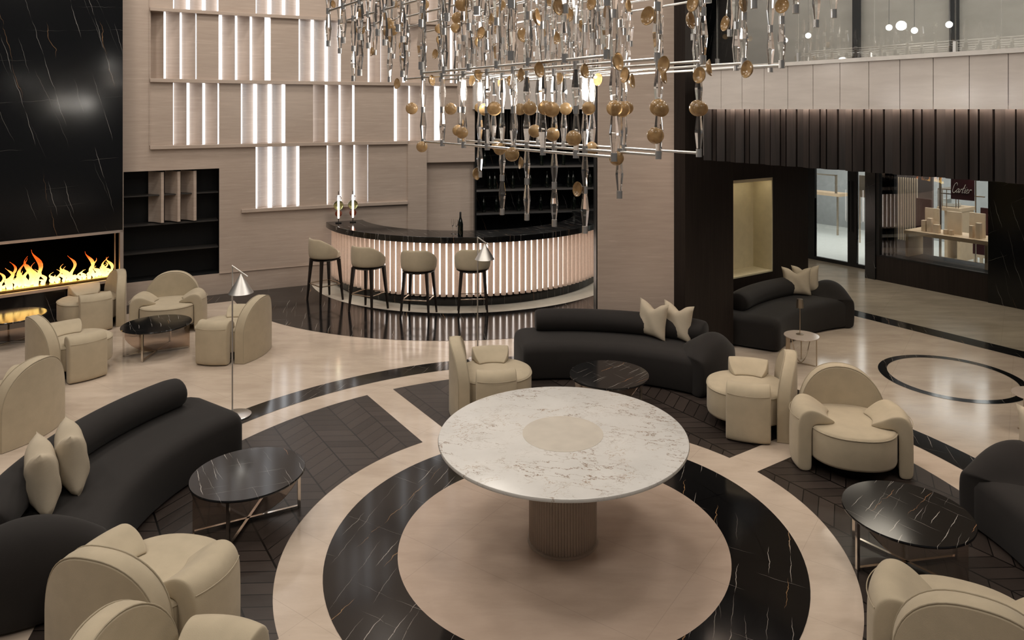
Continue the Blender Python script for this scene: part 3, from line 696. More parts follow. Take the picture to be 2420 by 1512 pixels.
ta = tof(on_d(2034, 14.0)); g.prism(dtpoly((13.9, 12.6), (18.2, 12.6), (18.2, 12.7), (13.9, 12.7)), 0, 3.4)
struct(build('wall_shop_back', g, MSPK))
struct(build('ceiling_shop', G().prism(dtpoly((13.9, -2), (18.3, -2), (18.3, 14), (13.9, 14)), 2.9, 3.0), MCEI))
# partition, slats
g = G(); a = tof(on_d(2190, 14.6)); sp(2060, 14.95, 0, 2.9, 2203, .06, g); struct(build('wall_partition', g, plain('taupe_panel', (.13, .105, .095), .5)))
for i in range(9):
    px = 2122 + i * 5.4; g = G(); sp(px, 14.6, .55, 1.82, px + 1.6, .03, g)
    tag(build('wall_slat', g, MSPB), 'thin pale vertical slat in the row at left of the shop window', 'slat', 'pale slats inside the shop window')
def shop_table(name, label, px0, px1, d, z, dep, leg_px, mat=MSPW):
    r = tag(empty(name), label, 'table'); g = G(); a, b = sp(px0, d, z - .07, z, px1, dep, g); build('table_top', g, mat, r)
    for q in leg_px: g = G(); sp(q, d + .05, .004, z - .07, q + 7, dep - .1, g); build('leg', g, mat, r)
    return r
shop_table('display_table', 'long pale wooden display table inside the shop window', 2136, 2345, 13.45, .95, .62, (2140, 2327))
quad('window_plinth_top', 13.14, 14.0, tof(on_d(2340, 13.3)), tof(on_d(2068, 13.3)), .452, MBP, None)
struct(bpy.data.objects['window_plinth_top']); bpy.data.objects['window_plinth_top'].name = 'trim_20'
BL = [('display_board', 2186, 2219, .42, 13.75, 'square sand board at left on the display table'), ('display_board', 2238, 2272, .40, 13.75, 'square sand board in the middle of the display table'), ('display_board', 2291, 2328, .42, 13.75, 'square sand board at right end of the display table')]
for nme, a, b, h, d, lb in BL:
    g = G(); sp(a, d, .952, .952 + h, b, .03, g); tag(build(nme, g, MSPB), lb, 'display board', 'square boards in the shop window')
BK = [(2177, 2187, .20), (2190, 2200, .25), (2205, 2218, .15), (2229, 2237, .08), (2242, 2250, .085), (2290, 2298, .21), (2305, 2316, .27)]
bl_ = ['leftmost sand block on the shop display table', 'tall sand block in front of the left square board', 'low sand block at right of the left square board', 'small cube at left in front of the middle square board', 'small cube at right in front of the middle square board', 'shorter sand block in front of the right square board', 'tallest sand block in front of the right square board']
for (a, b, h), lb in zip(BK, bl_):
    g = G(); sp(a, 13.58, .952, .952 + h, b, .08, g); tag(build('display_block', g, MSPB), lb, 'display block', 'sand blocks in the shop window')
g = G(); sp(2165, 14.4, .8, 1.45, 2200, .05, g); tag(build('burgundy_screen', g, MSPR), 'dark burgundy panel at left behind the display table', 'panel')
g = G(); sp(2317, 14.2, .9, 1.42, 2340, .05, g); tag(build('burgundy_screen', g, MSPR), 'dark burgundy panel at right end behind the display table', 'panel')
# hanging sign with script lettering
sd = 13.4; SA = at_d(2247, 424, sd); SB = at_d(2302, 475, sd); za, zb = SA[2] + .12, SB[2]
r = tag(empty('hanging_sign'), 'burgundy square shop sign with white script lettering in window', 'sign')
g = G(); sp(2247, sd, zb, za, 2302, .02, g); build('sign_panel', g, MSPR, r)
STR = [[(.13, .78), (.10, .90), (.04, .95), (-.04, .86), (-.08, .62), (-.06, .38), (.02, .27), (.10, .30), (.17, .42)],
       [(.33, .52), (.26, .56), (.20, .46), (.19, .34), (.24, .29), (.30, .38), (.34, .54), (.32, .36), (.36, .29), (.40, .36)],
       [(.42, .30), (.45, .54), (.50, .52), (.53, .54), (.54, .50)],
       [(.64, .86), (.58, .36), (.61, .29), (.67, .34)], [(.54, .60), (.70, .62)],
       [(.74, .54), (.71, .36), (.74, .29), (.79, .35)], [(.765, .68), (.768, .70)],
       [(.82, .40), (.90, .46), (.90, .54), (.85, .56), (.81, .42), (.83, .31), (.90, .29), (.97, .36)],
       [(1.0, .30), (1.03, .54), (1.08, .52), (1.12, .56), (1.13, .50)]]
tA, tB = tof(on_d(2247, sd)), tof(on_d(2302, sd)); g = G()
for s_ in STR:
    pts = []
    for i in range((len(s_) - 1) * 5 + 1):
        q = i / 5; i0 = min(int(q), len(s_) - 2); f = q - i0
        P_ = [s_[max(i0 - 1, 0)], s_[i0], s_[i0 + 1], s_[min(i0 + 2, len(s_) - 1)]]
        c_ = [.5 * ((2 * P_[1][n]) + (-P_[0][n] + P_[2][n]) * f + (2 * P_[0][n] - 5 * P_[1][n] + 4 * P_[2][n] - P_[3][n]) * f * f + (-P_[0][n] + 3 * P_[1][n] - 3 * P_[2][n] + P_[3][n]) * f ** 3) for n in (0, 1)]
        u = .14 + (c_[0] + .30 * (c_[1] - .45)) * .66; z = zb + (za - zb) * .26 + (c_[1] - .29) * .26
        pts.append((*DT(sd - .006, tA + (tB - tA) * u), z))
    g.tube(pts, .0045, 6)
build('lettering', g, plain('sign_white', (.75, .70, .66), .5), r)
g = G()
for px in (2219, 2222, 2304): sp(px, 14.7, 0, 2.9, px + 1.6, .03, g)
for z in (.30, 1.55, 2.25): sp(2219, 14.7, z, z + .02, 2326, .03, g)
tag(build('brass_screen_frame', g, MBR), 'slim brass framed screen behind the hanging sign', 'screen')
v = shop_table('vitrine', 'glass jewellery vitrine on slim legs inside the shop', 2214, 2268, 16.0, 1.12, .7, (2232, 2262))
g = G(); 
for px in (2216, 2226, 2236, 2258, 2264): sp(px, 16.05, 1.12, 1.5, px + 1.2, .02, g)
sp(2216, 16.05, 1.49, 1.51, 2265, .5, g); build('glass_case_frame', g, MBR, v)
g = G(); sp(2220, 16.2, 1.13, 1.19, 2255, .3, g); sp(2224, 16.25, 1.19, 1.27, 2238, .2, g); build('display_trays', g, MSPF, v)
r = tag(empty('shop_chair'), 'burgundy and wood chair standing under the shop display table', 'chair')
g = G(); sp(2299, 15.0, .42, .62, 2326, .4, g); build('seat', g, MSPR, r); g = G(); sp(2301, 15.0, .36, .42, 2325, .4, g); build('seat_frame', g, MSPB, r)
for px in (2301, 2315): g = G(); sp(px, 15.0, .004, .36, px + 6, .05, g); build('leg', g, MSPB, r)
r = tag(empty('wall_display_counter'), 'light wooden wall counter with thin brass frame seen through the glass door', 'counter')
g = G(); sp(1900, 16.9, .98, 1.06, 1984, .35, g); build('counter_top', g, MSPW, r)
g = G(); sp(1977, 16.9, .004, .98, 1980, .04, g); sp(1900, 16.9, 1.50, 1.53, 1977, .04, g); sp(1973, 16.9, 1.06, 1.53, 1977, .04, g); build('brass_frame', g, MBR, r)
g = G(); sp(2030, 16.4, .004, 1.62, 2032.5, .03, g); sp(2033, 16.4, 1.1, 1.62, 2048, .03, g); tag(build('light_pole', g, MBR), 'slim brass upright with a small panel behind the right door leaf', 'post')

# ------------------------------------------------------------------ armchairs
def arm_geo(side, L=.42, xo=.515, reach=.20, bow=.045):
    out = [(xo - .004, 0), (xo, .06), (xo, .38), (xo - .012, .465), (xo - .05, .525), (xo - .115, .545), (xo - .185, .525), (xo - .26, .475), (xo - .325, .432)]
    inn = [(xo - .118, 0), (xo - .118, .06), (xo - .118, .33), (xo - .122, .38), (xo - .135, .405), (xo - .165, .417), (xo - .21, .415), (xo - .27, .412), (xo - .325, .412)]
    g = G(); rows = []
    for q in (-1, -.93, -.6, 0, .6, .93, 1):
        row = []
        for prof in (out, inn[::-1]):
            for x, z in prof:
                inward = min(1, max(0, (xo - .10 - x)) / .225); ly = L / 2 * (1 - .13 * inward - .24 * inward ** 4); row.append((side * (x - bow * q * q), q * ly, z))
        rows.append(row)
    g.grid(rows, cu=True); n = len(out)
    for r_, fl_ in ((rows[0], False), (rows[-1], True)):
        o = len(g.v); g.v += r_
        for i in range(n - 1):
            q = (o + i, o + i + 1, o + 2 * n - 2 - i, o + 2 * n - 1 - i); g.f.append(q[::-1] if fl_ else q); g.m.append(0)
    return g, rows
def armchair():
    r = empty('armchair')
    # seat: rounded drum
    n = 56; ol = []
    for i in range(n):
        a = 2 * pi * i / n; x = .375 * abs(cos(a)) ** .85 * (1 if cos(a) > 0 else -1); y = .42 * abs(sin(a)) ** .80 * (1 if sin(a) > 0 else -1)
        if y > 0: y *= .84
        ol.append((x, y))
    g = G(); rows = []
    for s, z in ((0, .12), (.93, .12), (.985, .128), (1, .15), (1, .375), (.985, .398), (.94, .408), (.6, .414), (0, .416)):
        rows.append([(x * max(s, .001), y * max(s, .001), z) for x, y in ol])
    g.grid(rows, cu=True); seat = build('seat', g, MFB, r, smooth=60)
    build('piping', G().tube([(x * 1.0, y * 1.0, .388) for x, y in ol], .006, 6, closed=True), MPP, seat)
    build('plinth', G().prism([(x * .62, y * .6 + .04) for x, y in ol], 0, .12), MBP, r)
    # backrest: curved arched slab down to the floor
    hw, ht, th = .375, .765, .125; g = G(); rows = []; n = 26; fr = []; bk = []
    def yb(x): return .335 - .22 * (x / hw) ** 2 * hw
    def top(x): return .36 + (ht - .36) * sqrt(max(0, 1 - (abs(x) / hw) ** 2.3))
    for i in range(n + 1):
        x = -hw * cos(pi * i / n); t = max(top(x), .37); y = yb(x); nx = .44 * x / hw * .6
        row = []
        for o, z in ((0, 0), (0, t * .5), (0, t - .018), (.018, t - .004), (th / 2, t), (th - .018, t - .004), (th, t - .018), (th, t * .5), (th, 0)):
            row.append((x - nx * 0 + (-x * .0), y + o, z))
        rows.append(row); fr.append((x, y + .006, t - .006)); bk.append((x, y + th - .006, t - .006))
    g.grid(rows, cu=True); k_ = 9; g.add(rows[0], [tuple(range(k_))]); g.add(rows[-1], [tuple(range(k_ - 1, -1, -1))])
    back = build('backrest', g, MFB, r, bevel=.02, seg=3)
    bl = [(fr[0][0], fr[0][1], .02)] + fr + [(fr[-1][0], fr[-1][1], .02)]; build('piping', G().tube(bl, .0045, 6), MPP, back)
    bl = [(bk[0][0], bk[0][1], .02)] + bk + [(bk[-1][0], bk[-1][1], .02)]; build('piping', G().tube(bl, .0045, 6), MPP, back)
    for s in (-1, 1):
        g, rows = arm_geo(s); o = build('armrest', g, MFB, r, sub=2); o.location = (0, -.01, 0)
        build('piping', G().tube([(s * (.510 - .045 * q * q), q * .195, .455) for q in [-1 + i / 6 for i in range(13)]], .003, 6), MPP, o)
    return r
ch0 = armchair()
CH = [  # x, y, facing vector, label
    (2.89, 6.58, (-.19, -.98), 'cream armchair facing the camera right of the white marble table'),
    (2.25, 7.44, (-.957, .288), 'cream armchair in side view between white marble table and side table'),
    (-.39, 7.82, (.99, .13), 'cream armchair in side view just left behind the white marble table'),
    (-6.50, 10.83, (-.746, -.666), 'cream armchair nearest the fireplace, turned to the flames'),
    (-5.22, 10.60, (.30, -.95), 'cream armchair facing forward below the dark wall shelving'),
    (-3.90, 9.57, (-.99, .12), 'cream armchair directly behind the left floor lamp pole'),
    (-5.56, 8.90, (.62, .78), 'cream armchair between the left edge and the fireside coffee table, back turned to us'),
    (-5.20, 7.20, (-.98, .15), 'cream armchair cut by the left edge, rounded back towards us'),
    (-2.28, 4.40, (.24, .97), 'large cream armchair from behind at bottom left, beside the dark sofa'),
    (-1.66, 3.42, (.98, -.2), 'nearest cream armchair cut by the bottom edge at left'),
    (2.40, 3.97, (.45, .89), 'cream armchair from behind cut by the bottom right corner'),
]
for i, (x, y, f, lb) in enumerate(CH):
    o = ch0 if i == 0 else copy_tree(ch0); o.location = (x, y, .003); o.rotation_euler.z = atan2(f[0], -f[1]); tag(o, lb, 'armchair', 'cream lounge armchairs')

# ------------------------------------------------------------------ curved sofas
def sofa(c, r0, aS, aE, arm_at_end, label, dep=.85):
    """seat runs from angle aS (free end) to aE (arm end) about the centre c"""
    r = tag(empty('curved_sofa', (c[0], c[1], 0)), label, 'sofa', 'charcoal curved sofas')
    sg = 1 if aE > aS else -1; A = lambda a: radians(a)
    prof = [(r0 + .01, .03), (r0, .06), (r0, .33), (r0 + .02, .385), (r0 + .07, .415), (r0 + .15, .422), (r0 + dep - .12, .422), (r0 + dep - .05, .41), (r0 + dep - .01, .37), (r0 + dep, .30), (r0 + dep, .06), (r0 + dep - .01, .03)]
    def sweep(name, prof, a0, a1, cap, parent, n=40, mat=MSF):
        g = G(); rows = []; cr = sum(p[0] for p in prof) / len(prof); cz = sum(p[1] for p in prof) / len(prof); rr = r0 + dep / 2
        L = abs(a1 - a0) * pi / 180 * rr; zmn = min(p[1] for p in prof)
        st = [(-cap, .80), (-cap * .93, .875), (-cap * .75, .935), (-cap * .5, .972), (-cap * .25, .993), (0, 1)] if cap else [(0, 1)]
        seq = []
        for o, s in st: seq.append(((-0 + (o + cap)) / L, s))
        m = n
        for i in range(1, m): seq.append((cap / L + (1 - 2 * cap / L) * i / m, 1))
        for o, s in st[::-1]: seq.append((1 - (o + cap) / L, s))
        for f, s in seq:
            a = A(a0 + (a1 - a0) * f); row = []
            for pr, pz in prof:
                R = cr + (pr - cr) * s; Z = zmn + (pz - zmn) * (s if name != 'backrest' else 1); Z = Z if name != 'backrest' else cz + (pz - cz) * s
                row.append((R * cos(a), R * sin(a), Z))
            rows.append(row)
        g.grid(rows, cu=True); k_ = len(prof); g.add(rows[0], [tuple(range(k_))]); g.add(rows[-1], [tuple(range(k_ - 1, -1, -1))])
        return build(name, g, mat, parent, smooth=70)
    sweep('seat', prof, aS, aE - sg * 3, .14, r)
    bc, bz, ra, rb = r0 + dep - .16, .535, .155, .14
    bp = [(bc + ra * cos(2 * pi * i / 18), bz + rb * sin(2 * pi * i / 18)) for i in range(18)]
    sweep('backrest', bp, aS + sg * (.50 / (r0 + dep)) * 57.3 * .55, aE - sg * 7, .12, r)
    # arm: wraps up from the floor at the end and folds over the seat with a pointed lip
    g = G(); rows = []; rm = r0 + dep / 2
    out = [(0, .0), (.02, .08), (.03, .34), (.0, .50), (-.07, .60), (-.17, .635), (-.28, .60), (-.39, .52), (-.52, .435)]
    inn = [(-.20, .0), (-.20, .08), (-.20, .30), (-.21, .36), (-.23, .395), (-.28, .41), (-.35, .412), (-.42, .412), (-.52, .412)]
    for q in (-1, -.92, -.6, -.2, .2, .6, .92, 1):
        row = []; sh = 1 - .33 * abs(q) ** 2.2
        for prof in (out, inn[::-1]):
            for x, z in prof:
                lip = min(1, max(0, -x - .12) / .4); hl = (dep / 2 + .03) * (1 - .62 * lip ** 1.3); zz = max(.412, z * sh) if z > .425 else z
                R = rm + q * hl + .04 * lip; a = A(aE) + sg * (x - .10 * q * q * (1 - lip)) / rm; row.append((R * cos(a), R * sin(a), zz))
        rows.append(row)
    g.grid(rows, cu=True); n = len(out)
    for r_ in (rows[0], rows[-1]):
        o = len(g.v); g.v += r_
        for i in range(n - 1): g.f.append((o + i, o + i + 1, o + 2 * n - 2 - i, o + 2 * n - 1 - i)); g.m.append(0)
    build('armrest', g, MSF, r, sub=2)
    build('base', sect(r0 + .06, r0 + dep - .06, .003, .04, A(min(aS, aE) + 4), A(max(aS, aE) - 4), 24), MBP, r)
    return r
sofa((.41, 6.2), 2.40, 101, 49, True, 'charcoal curved sofa behind the white table in front of the stone column', .80)
sofa((-1.0, 5.6), 1.95, 145, 209, True, 'large charcoal curved sofa at the left with two cushions near its arm')
sofa((5.36, 8.35), 2.40, 150, 103, True, 'charcoal curved sofa under the glowing niche in the dark oak wall', .78)
sofa((1.47, 5.13), 1.95, -42, 17.5, True, 'charcoal curved sofa cut by the right edge of the photo')

def cushion(x, y, z, face, lean, label, grp, sz=.43, th=.15):
    n = 16; g = G()
    for s in (-1, 1):
        rows = []
        for i in range(n + 1):
            row = []
            for j in range(n + 1):
                u, v = -1 + 2 * i / n, -1 + 2 * j / n
                X = u * sz / 2 * (1 - .13 * (1 - v * v)); Z = v * sz / 2 * (1 - .13 * (1 - u * u))
                Z -= .07 * exp(-(u / .35) ** 2) * max(0, (v + 1) / 2) ** 3
                T = th / 2 * (max(0, (1 - u ** 4) * (1 - v ** 4))) ** .6 * (1 + .10 * sin(7 * u + 4 * v) * (1 - v) * .5)
                row.append((X, s * T, Z + sz / 2 * .93))
            rows.append(row)
        g.grid(rows, flip=s > 0)
    o = build('cushion', g, MCU, smooth=80, loc=(x, y, z)); o.rotation_euler = (lean, 0, atan2(face[0], -face[1])); tag(o, label, 'cushion', grp); return o
SZ = .422
cushion(1.49, 8.90, SZ, (-.75, -.66), -.17, 'left cushion of the pair on the sofa by the stone column', 'cushions on the middle sofa', .45)
cushion(1.78, 8.82, SZ, (-.75, -.66), -.15, 'right cushion of the pair on the sofa by the stone column', 'cushions on the middle sofa', .45)
cushion(4.01, 10.90, SZ, (-.15, -.98), -.15, 'front cushion of the pair on the sofa under the niche', 'cushions on the niche sofa', .43)
cushion(4.20, 11.03, SZ, (.0, -1.), -.13, 'rear cushion of the pair on the sofa under the niche', 'cushions on the niche sofa', .43)
cushion(-3.40, 5.14, SZ, (.80, .60), -.10, 'front cushion of the pair on the large left sofa', 'cushions on the left sofa', .46, .20)
cushion(-3.37, 5.42, SZ, (.80, .60), -.10, 'rear cushion of the pair on the large left sofa', 'cushions on the left sofa', .46, .20)
cushion(3.99, 5.60, SZ, (-.75, -.66), -.12, 'oatmeal cushion on the sofa cut by the right edge', 'cushion on the right sofa', .46)

# ------------------------------------------------------------------ tables
def coffee(x, y, rz, label, mat=MBT, r=.425, z=.375):
    e = tag(empty('coffee_table', (x, y, .003), rz), label, 'coffee table', 'round black marble coffee tables')
    build('table_top', G().lathe([(0, z - .022), (r - .012, z - .022), (r - .002, z - .016), (r, z - .008), (r - .004, z), (0, z)], 72), mat, e)
    h = z - .022
    # smoked sheet with a curved cut-out
    g = G(); rows = []; w = r * .93; n = 24
    for i in range(n + 1):
        f = i / n; xx = -w + 2 * w * f; lo = 0 if f < .42 else h * (1 - sqrt(max(0, 1 - ((f - .42) / .58) ** 2))) * .98
        rows.append([(xx, -.004, lo), (xx, -.004, h), (xx, .004, h), (xx, .004, lo)])
    g.grid(rows, cu=True); build('sheet_panel', g, MSMK, e)
    for a in (0, radians(62)):
        g = G(); c_, s_ = cos(a), sin(a); w2 = r * .90; b = .011
        g.box((0, 0, b), (2 * w2, 2 * b, 2 * b), a); build('floor_bar', g, MCR, e)
        for q in ((-1, 1) if a else (1,)): build('leg', G().box((q * w2 * c_, q * w2 * s_, h / 2), (2 * b, 2 * b, h), a), MCR, e)
    return e
coffee(-2.18, 5.68, radians(28), 'round black marble coffee table in front of the large left sofa')
coffee(-4.90, 9.62, radians(-150), 'round black marble coffee table among the cream armchairs by the fireplace')
coffee(.86, 7.79, radians(20), 'round black marble coffee table just behind the white marble table', MBT2)
coffee(2.66, 5.13, radians(128), 'round black marble coffee table at right beside the cut-off sofa', MBT2)
coffee(-7.10, 10.0, radians(10), 'round black table at left edge reflecting the fire')
def side(x, y, rz, label):
    e = tag(empty('side_table', (x, y, .003), rz), label, 'side table', 'small round stone side tables')
    z, r = .36, .213; build('table_top', G().lathe([(0, z - .014), (r - .008, z - .014), (r, z - .007), (r - .004, z), (0, z)], 48), stone('side_top', (.5, .41, .35), (.6, .51, .44), .12), e)
    h = z - .014
    build('leg', G().box((-.17, 0, h / 2), (.09, .01, h), radians(40)), MBR, e)
    for q in ((.15, -.10), (.06, .17)): build('leg', G().box((q[0], q[1], h / 2), (.010, .010, h)), MBR, e)
    pts = [(-.17 * cos(a) + .0, 0 + .0, h * (1 - sin(a))) for a in [pi * i / 16 for i in range(17)]]
    build('arc_brace', G().tube([(p[0] * .9, p[0] * .5, .02 + (h - .03) * (abs(p[0]) / .17) ** 2) for p in pts], .006, 6), MBR, e)
    build('floor_bar', G().box((0, 0, .006), (.33, .012, .012), radians(-35)), MBR, e); return e
side(3.43, 9.17, 0, 'small round stone side table with a slim lamp on it')
side(5.06, 7.27, radians(20), 'small round side table cut by the right edge of the photo')
r = tag(empty('table_lamp', (3.42, 9.20, .364)), 'slim cordless table lamp standing on the small round side table', 'lamp')
build('lamp_base', G().lathe([(0, 0), (.045, 0), (.045, .006), (0, .009)], 28), MBR, r); build('pole', G().lathe([(.006, .006), (.006, .36)], 10), MBR, r)
build('lamp_shade', G().lathe([(.045, .335), (.036, .445), (0, .447), (0, .44), (.032, .438), (.040, .338)], 28), MBR, r)
# white pedestal table
pt = tag(empty('pedestal_table', (TC[0], TC[1], .002)), 'large round white marble table on a fluted drum base in the middle', 'table')
ZT = .79
build('table_top', G().lathe([(.29, ZT - .032), (.905, ZT - .032), (.918, ZT - .025), (.922, ZT - .012), (.918, ZT - .002), (.912, ZT), (.30, ZT)], 96), MWH, pt)
build('inlay_disc', G().lathe([(0, ZT - .03), (.300, ZT - .03), (.300, ZT + .0015), (0, ZT + .0015)], 64), MIN, pt)
g = G(); n = 72; rows = []
for z, s in ((0, 1.03), (.02, 1.03), (.021, 1), (ZT - .032, 1)):
    row = []
    for i in range(n * 4):
        a = 2 * pi * i / (n * 4); rr = (0.244 + .008 * abs(sin(n * a / 2))) * s if s == 1 else .262; row.append((rr * cos(a), rr * sin(a), z))
    rows.append(row)
g.grid(rows, cu=True); build('fluted_drum', g, plain('drum_stone', (.43, .35, .285), .4), pt, smooth=50)
# floor lamps
def flamp(x, y, rz, label):
    e = tag(empty('floor_lamp', (x, y, .003), rz), label, 'floor lamp', 'brushed steel floor lamps')
    build('lamp_base', G().lathe([(0, 0), (.155, 0), (.155, .010), (.15, .014), (0, .014)], 48), MSI, e)
    build('pole', G().lathe([(.0085, .01), (.0085, 1.56)], 12, (-.035, 0, 0)), MST, e)
    build('arm_bar', G().tube([(-.04, 0, 1.565), (.125, 0, 1.45)], .008, 10), MST, e)
    build('lamp_shade', G().lathe([(.005, .20), (.125, 0), (.121, 0), (.003, .192)], 40, (.055, 0, 1.28)), MST, e)
    build('bulb', sph(.025, (.055, 0, 1.33), 12), MGLOBE, e); return e
flamp(-3.057, 7.62, 0, 'tall steel floor lamp with cone shade behind the large left sofa')
flamp(-.615, 9.33, 0, 'tall steel floor lamp with cone shade in front of the bar')

# ------------------------------------------------------------------ chandelier
SP = .355; D0, T0 = 3.15, 3.215; ZL, ZU, Z3 = 2.922, 3.472, 4.03
def nod(i, j): return DT(D0 + SP * j, T0 + SP * i)
cdl = tag(empty('chandelier', (*nod(3.5, 0), 2.35)), 'huge crystal chandelier with silver rods and amber glass discs', 'chandelier')
OX, OY = nod(3.5, 0); OZ = 2.35
def lc(x, y, z): return (x - OX, y - OY, z - OZ)
def bar_part(i0, i1, j, z, r=.0095): build('bar', G().tube([lc(*nod(i0, j), z), lc(*nod(i1, j), z)], r, 10), MSI, cdl)
for j in (-1, 0, 1): bar_part(0, 7, j, ZL)
UR = {-2: (-1, 5), -1: (-1, 8), 0: (-1, 8), 1: (-1, 8), 2: (-1, 7)}
for j, (a, b) in UR.items(): bar_part(a, b, j, ZU)
TR = {-3: (-1, 8), -2: (-2, 10), -1: (-2, 11), 0: (-2, 11), 1: (-2, 11), 2: (-2, 10), 3: (-1, 9)}
for j, (a, b) in TR.items(): bar_part(a, b, j, Z3)
cry = []; con = []
def strand(i, j, ztop, n, cap_end=True):                # n crystals downwards from ztop
    x, y = nod(i, j); u = .2755
    for q in range(n):
        z1 = ztop - q * u; cry.append((x, y, z1 - u + .024, z1 - .022)); con.append((x, y, z1))
    if cap_end: con.append((x, y, ztop - n * u + .002))
for j in (-1, 0, 1):
    for i in range(0, 8): strand(i, j, ZU, 2)
for j, (a, b) in UR.items():
    for i in range(a, b + 1):
        strand(i, j, Z3, 2)
tips = {1: 1, 2: 2, 3: 2, 4: 2, 5: 2, 6: 1}
for i, n in tips.items(): strand(i, 0, ZL, n)
for j, (a, b) in TR.items():
    for i in range(a, b + 1):
        inU = j in UR and UR[j][0] <= i <= UR[j][1]
        if not inU: strand(i, j, Z3, 1 + (abs(i * 7 + j * 3) % 3 == 0))
        if i >= 3: strand(i, j, Z3 + .551, 2, False)
BULB = [(5, -1), (6, 0), (2, 0), (3, 1)]
def dist(c): return c[0] ** 2 + c[1] ** 2 + (c[2] - H) ** 2
def vis(c):
    py = Y0 + (H - c[2]) * F / c[1]; px = CX + F * c[0] / c[1]; return py > -10 and -20 < px < 2440
cry = [c for c in cry if vis(c)]; con = [c for c in con if vis(c)]
cry.sort(key=dist); con.sort(key=dist)
def crystal_geo(g, x, y, z0, z1):
    L = z1 - z0; g.lathe([(0, z0), (.016, z0), (.0285, z0 + L * .46), (.0285, z0 + L * .5), (.016, z1), (0, z1)], 6, (x, y, 0), rz=random.random())
g0 = G(); crystal_geo(g0, 0, 0, 0, .2295); cp = build('crystal', g0, MCRY, cdl, smooth=0)
for n_, c in enumerate(cry[:100]):
    o = cp if n_ == 0 else cp.copy()
    if n_: COL.objects.link(o); o.parent = cdl
    o.location = lc(c[0], c[1], c[2]); o.rotation_euler.z = random.random()
g = G()
for c in cry[100:]: crystal_geo(g, c[0] - OX, c[1] - OY, c[2] - OZ, c[2] - OZ + .2295)
o = build('crystals', g, MCRY, cdl, smooth=0); o['kind'] = 'stuff'
cp = build('connector', G().lathe([(0, -.026), (.019, -.026), (.019, .024), (0, .024)], 14), MSI, cdl)
for n_, c in enumerate(con[:100]):
    o = cp if n_ == 0 else cp.copy()
    if n_: COL.objects.link(o); o.parent = cdl
    o.location = lc(c[0], c[1], c[2])
g = G()
for c in con[100:]: g.lathe([(0, c[2] - OZ - .026), (.019, c[2] - OZ - .026), (.019, c[2] - OZ + .024), (0, c[2] - OZ + .024)], 12, (c[0] - OX, c[1] - OY, 0))
o = build('connectors', g, MSI, cdl); o['kind'] = 'stuff'
for i, j in BULB:
    x, y = nod(i, j); build('bulb', G().lathe([(0, 0), (.0105, 0), (.0115, .15), (0, .155)], 10, lc(x, y, ZU - .2)), MBULB, cdl)
dp = build('amber_disc', G().lathe([(0, -.019), (.02, -.017), (.038, -.009), (.050, .004), (.053, .012), (.050, .012), (.037, -.003), (.02, -.010), (0, -.012)], 28), MAMB, cdl)
DISC = [  # px, py, row across the hall, facing ('f' the room, 's' side on)
 (973, 256, -1, 'f'), (1065, 257, -1, 'f'), (1133, 254, 1, 'f'), (1146, 259, 0, 'f'), (1168, 257, -1, 'f'), (1229, 258, 0, 'f'), (1252, 256, -1, 'f'), (1288, 255, -1, 'f'), (1304, 258, -1, 'f'),
 (1337, 257, 1, 'f'), (1391, 256, 0, 'f'), (1452, 255, -1, 'f'), (1470, 258, 0, 'f'), (1481, 255, 1, 'f'), (1556, 254, 0, 'f'), (1563, 258, 0, 'f'), (1648, 255, 1, 'f'), (1656, 257, 1, 'f'),
 (1083, 308, 0, 'f'), (1092, 313, -1, 'f'), (1264, 310, 0, 'f'), (1306, 317, 0, 'f'), (1356, 326, -1, 'f'), (1549, 321, 0, 'f'), (1398, 350, 1, 'f'),
 (997, 347, -1, 'f'), (1174, 345, 1, 'f'), (1181, 352, 0, 'f'), (1210, 365, -1, 'f'), (1232, 385, 0, 's'), (1124, 411, 0, 's'), (1367, 447, 0, 's'), (1457, 374, 0, 'f'),
 (940, 198, -1, 's'), (1019, 190, -1, 's'), (1117, 190, 0, 's'), (1128, 176, -1, 's'), (1186, 193, 1, 's'), (1203, 192, 0, 's'), (1233, 178, -1, 's'), (1272, 165, -2, 's'), (1322, 186, 1, 's'),
 (1380, 168, -1, 's'), (1415, 188, 1, 's'), (1458, 146, -2, 's'), (1479, 178, 0, 's'), (1492, 192, 1, 's'), (1571, 153, -1, 's'), (1568, 180, 0, 's'), (1655, 178, 1, 's'), (1675, 160, 0, 's'), (1768, 164, 1, 's'),
 (852, 71, -1, 'f'), (918, 55, -1, 'f'), (928, 72, 0, 'f'), (880, 122, -1, 's'), (951, 110, -1, 's'), (996, 60, 0, 's'), (994, 82, 1, 's'), (1039, 68, 0, 'f'), (1036, 95, 1, 's'), (1030, 128, 0, 's'), (1082, 43, -1, 'f'), (1078, 65, 0, 'f'),
 (1092, 10, -2, 'f'), (1139, 78, -1, 's'), (1127, 100, 1, 's'), (1162, 46, -1, 's'), (1232, 83, -1, 's'), (1203, 105, 1, 's'), (1267, 40, -2, 's'), (1319, 89, 0, 's'), (1317, 17, -2, 's'), (1350, 35, 0, 's'), (1372, 62, 1, 's'), (1400, 8, 0, 's'),
 (1484, 14, 0, 's'), (1534, 38, -1, 's'), (1630, 48, 0, 's'), (1716, 56, 1, 's'), (1754, 10, 1, 's'), (1850, 14, 2, 's'), (786, 10, 0, 's'), (1180, 10, -1, 'f'), (1000, 10, -1, 'f'), (950, 22, 0, 's'), (912, 20, 1, 's'), (1640, 8, 0, 's'), (1296, 3, 1, 's')]
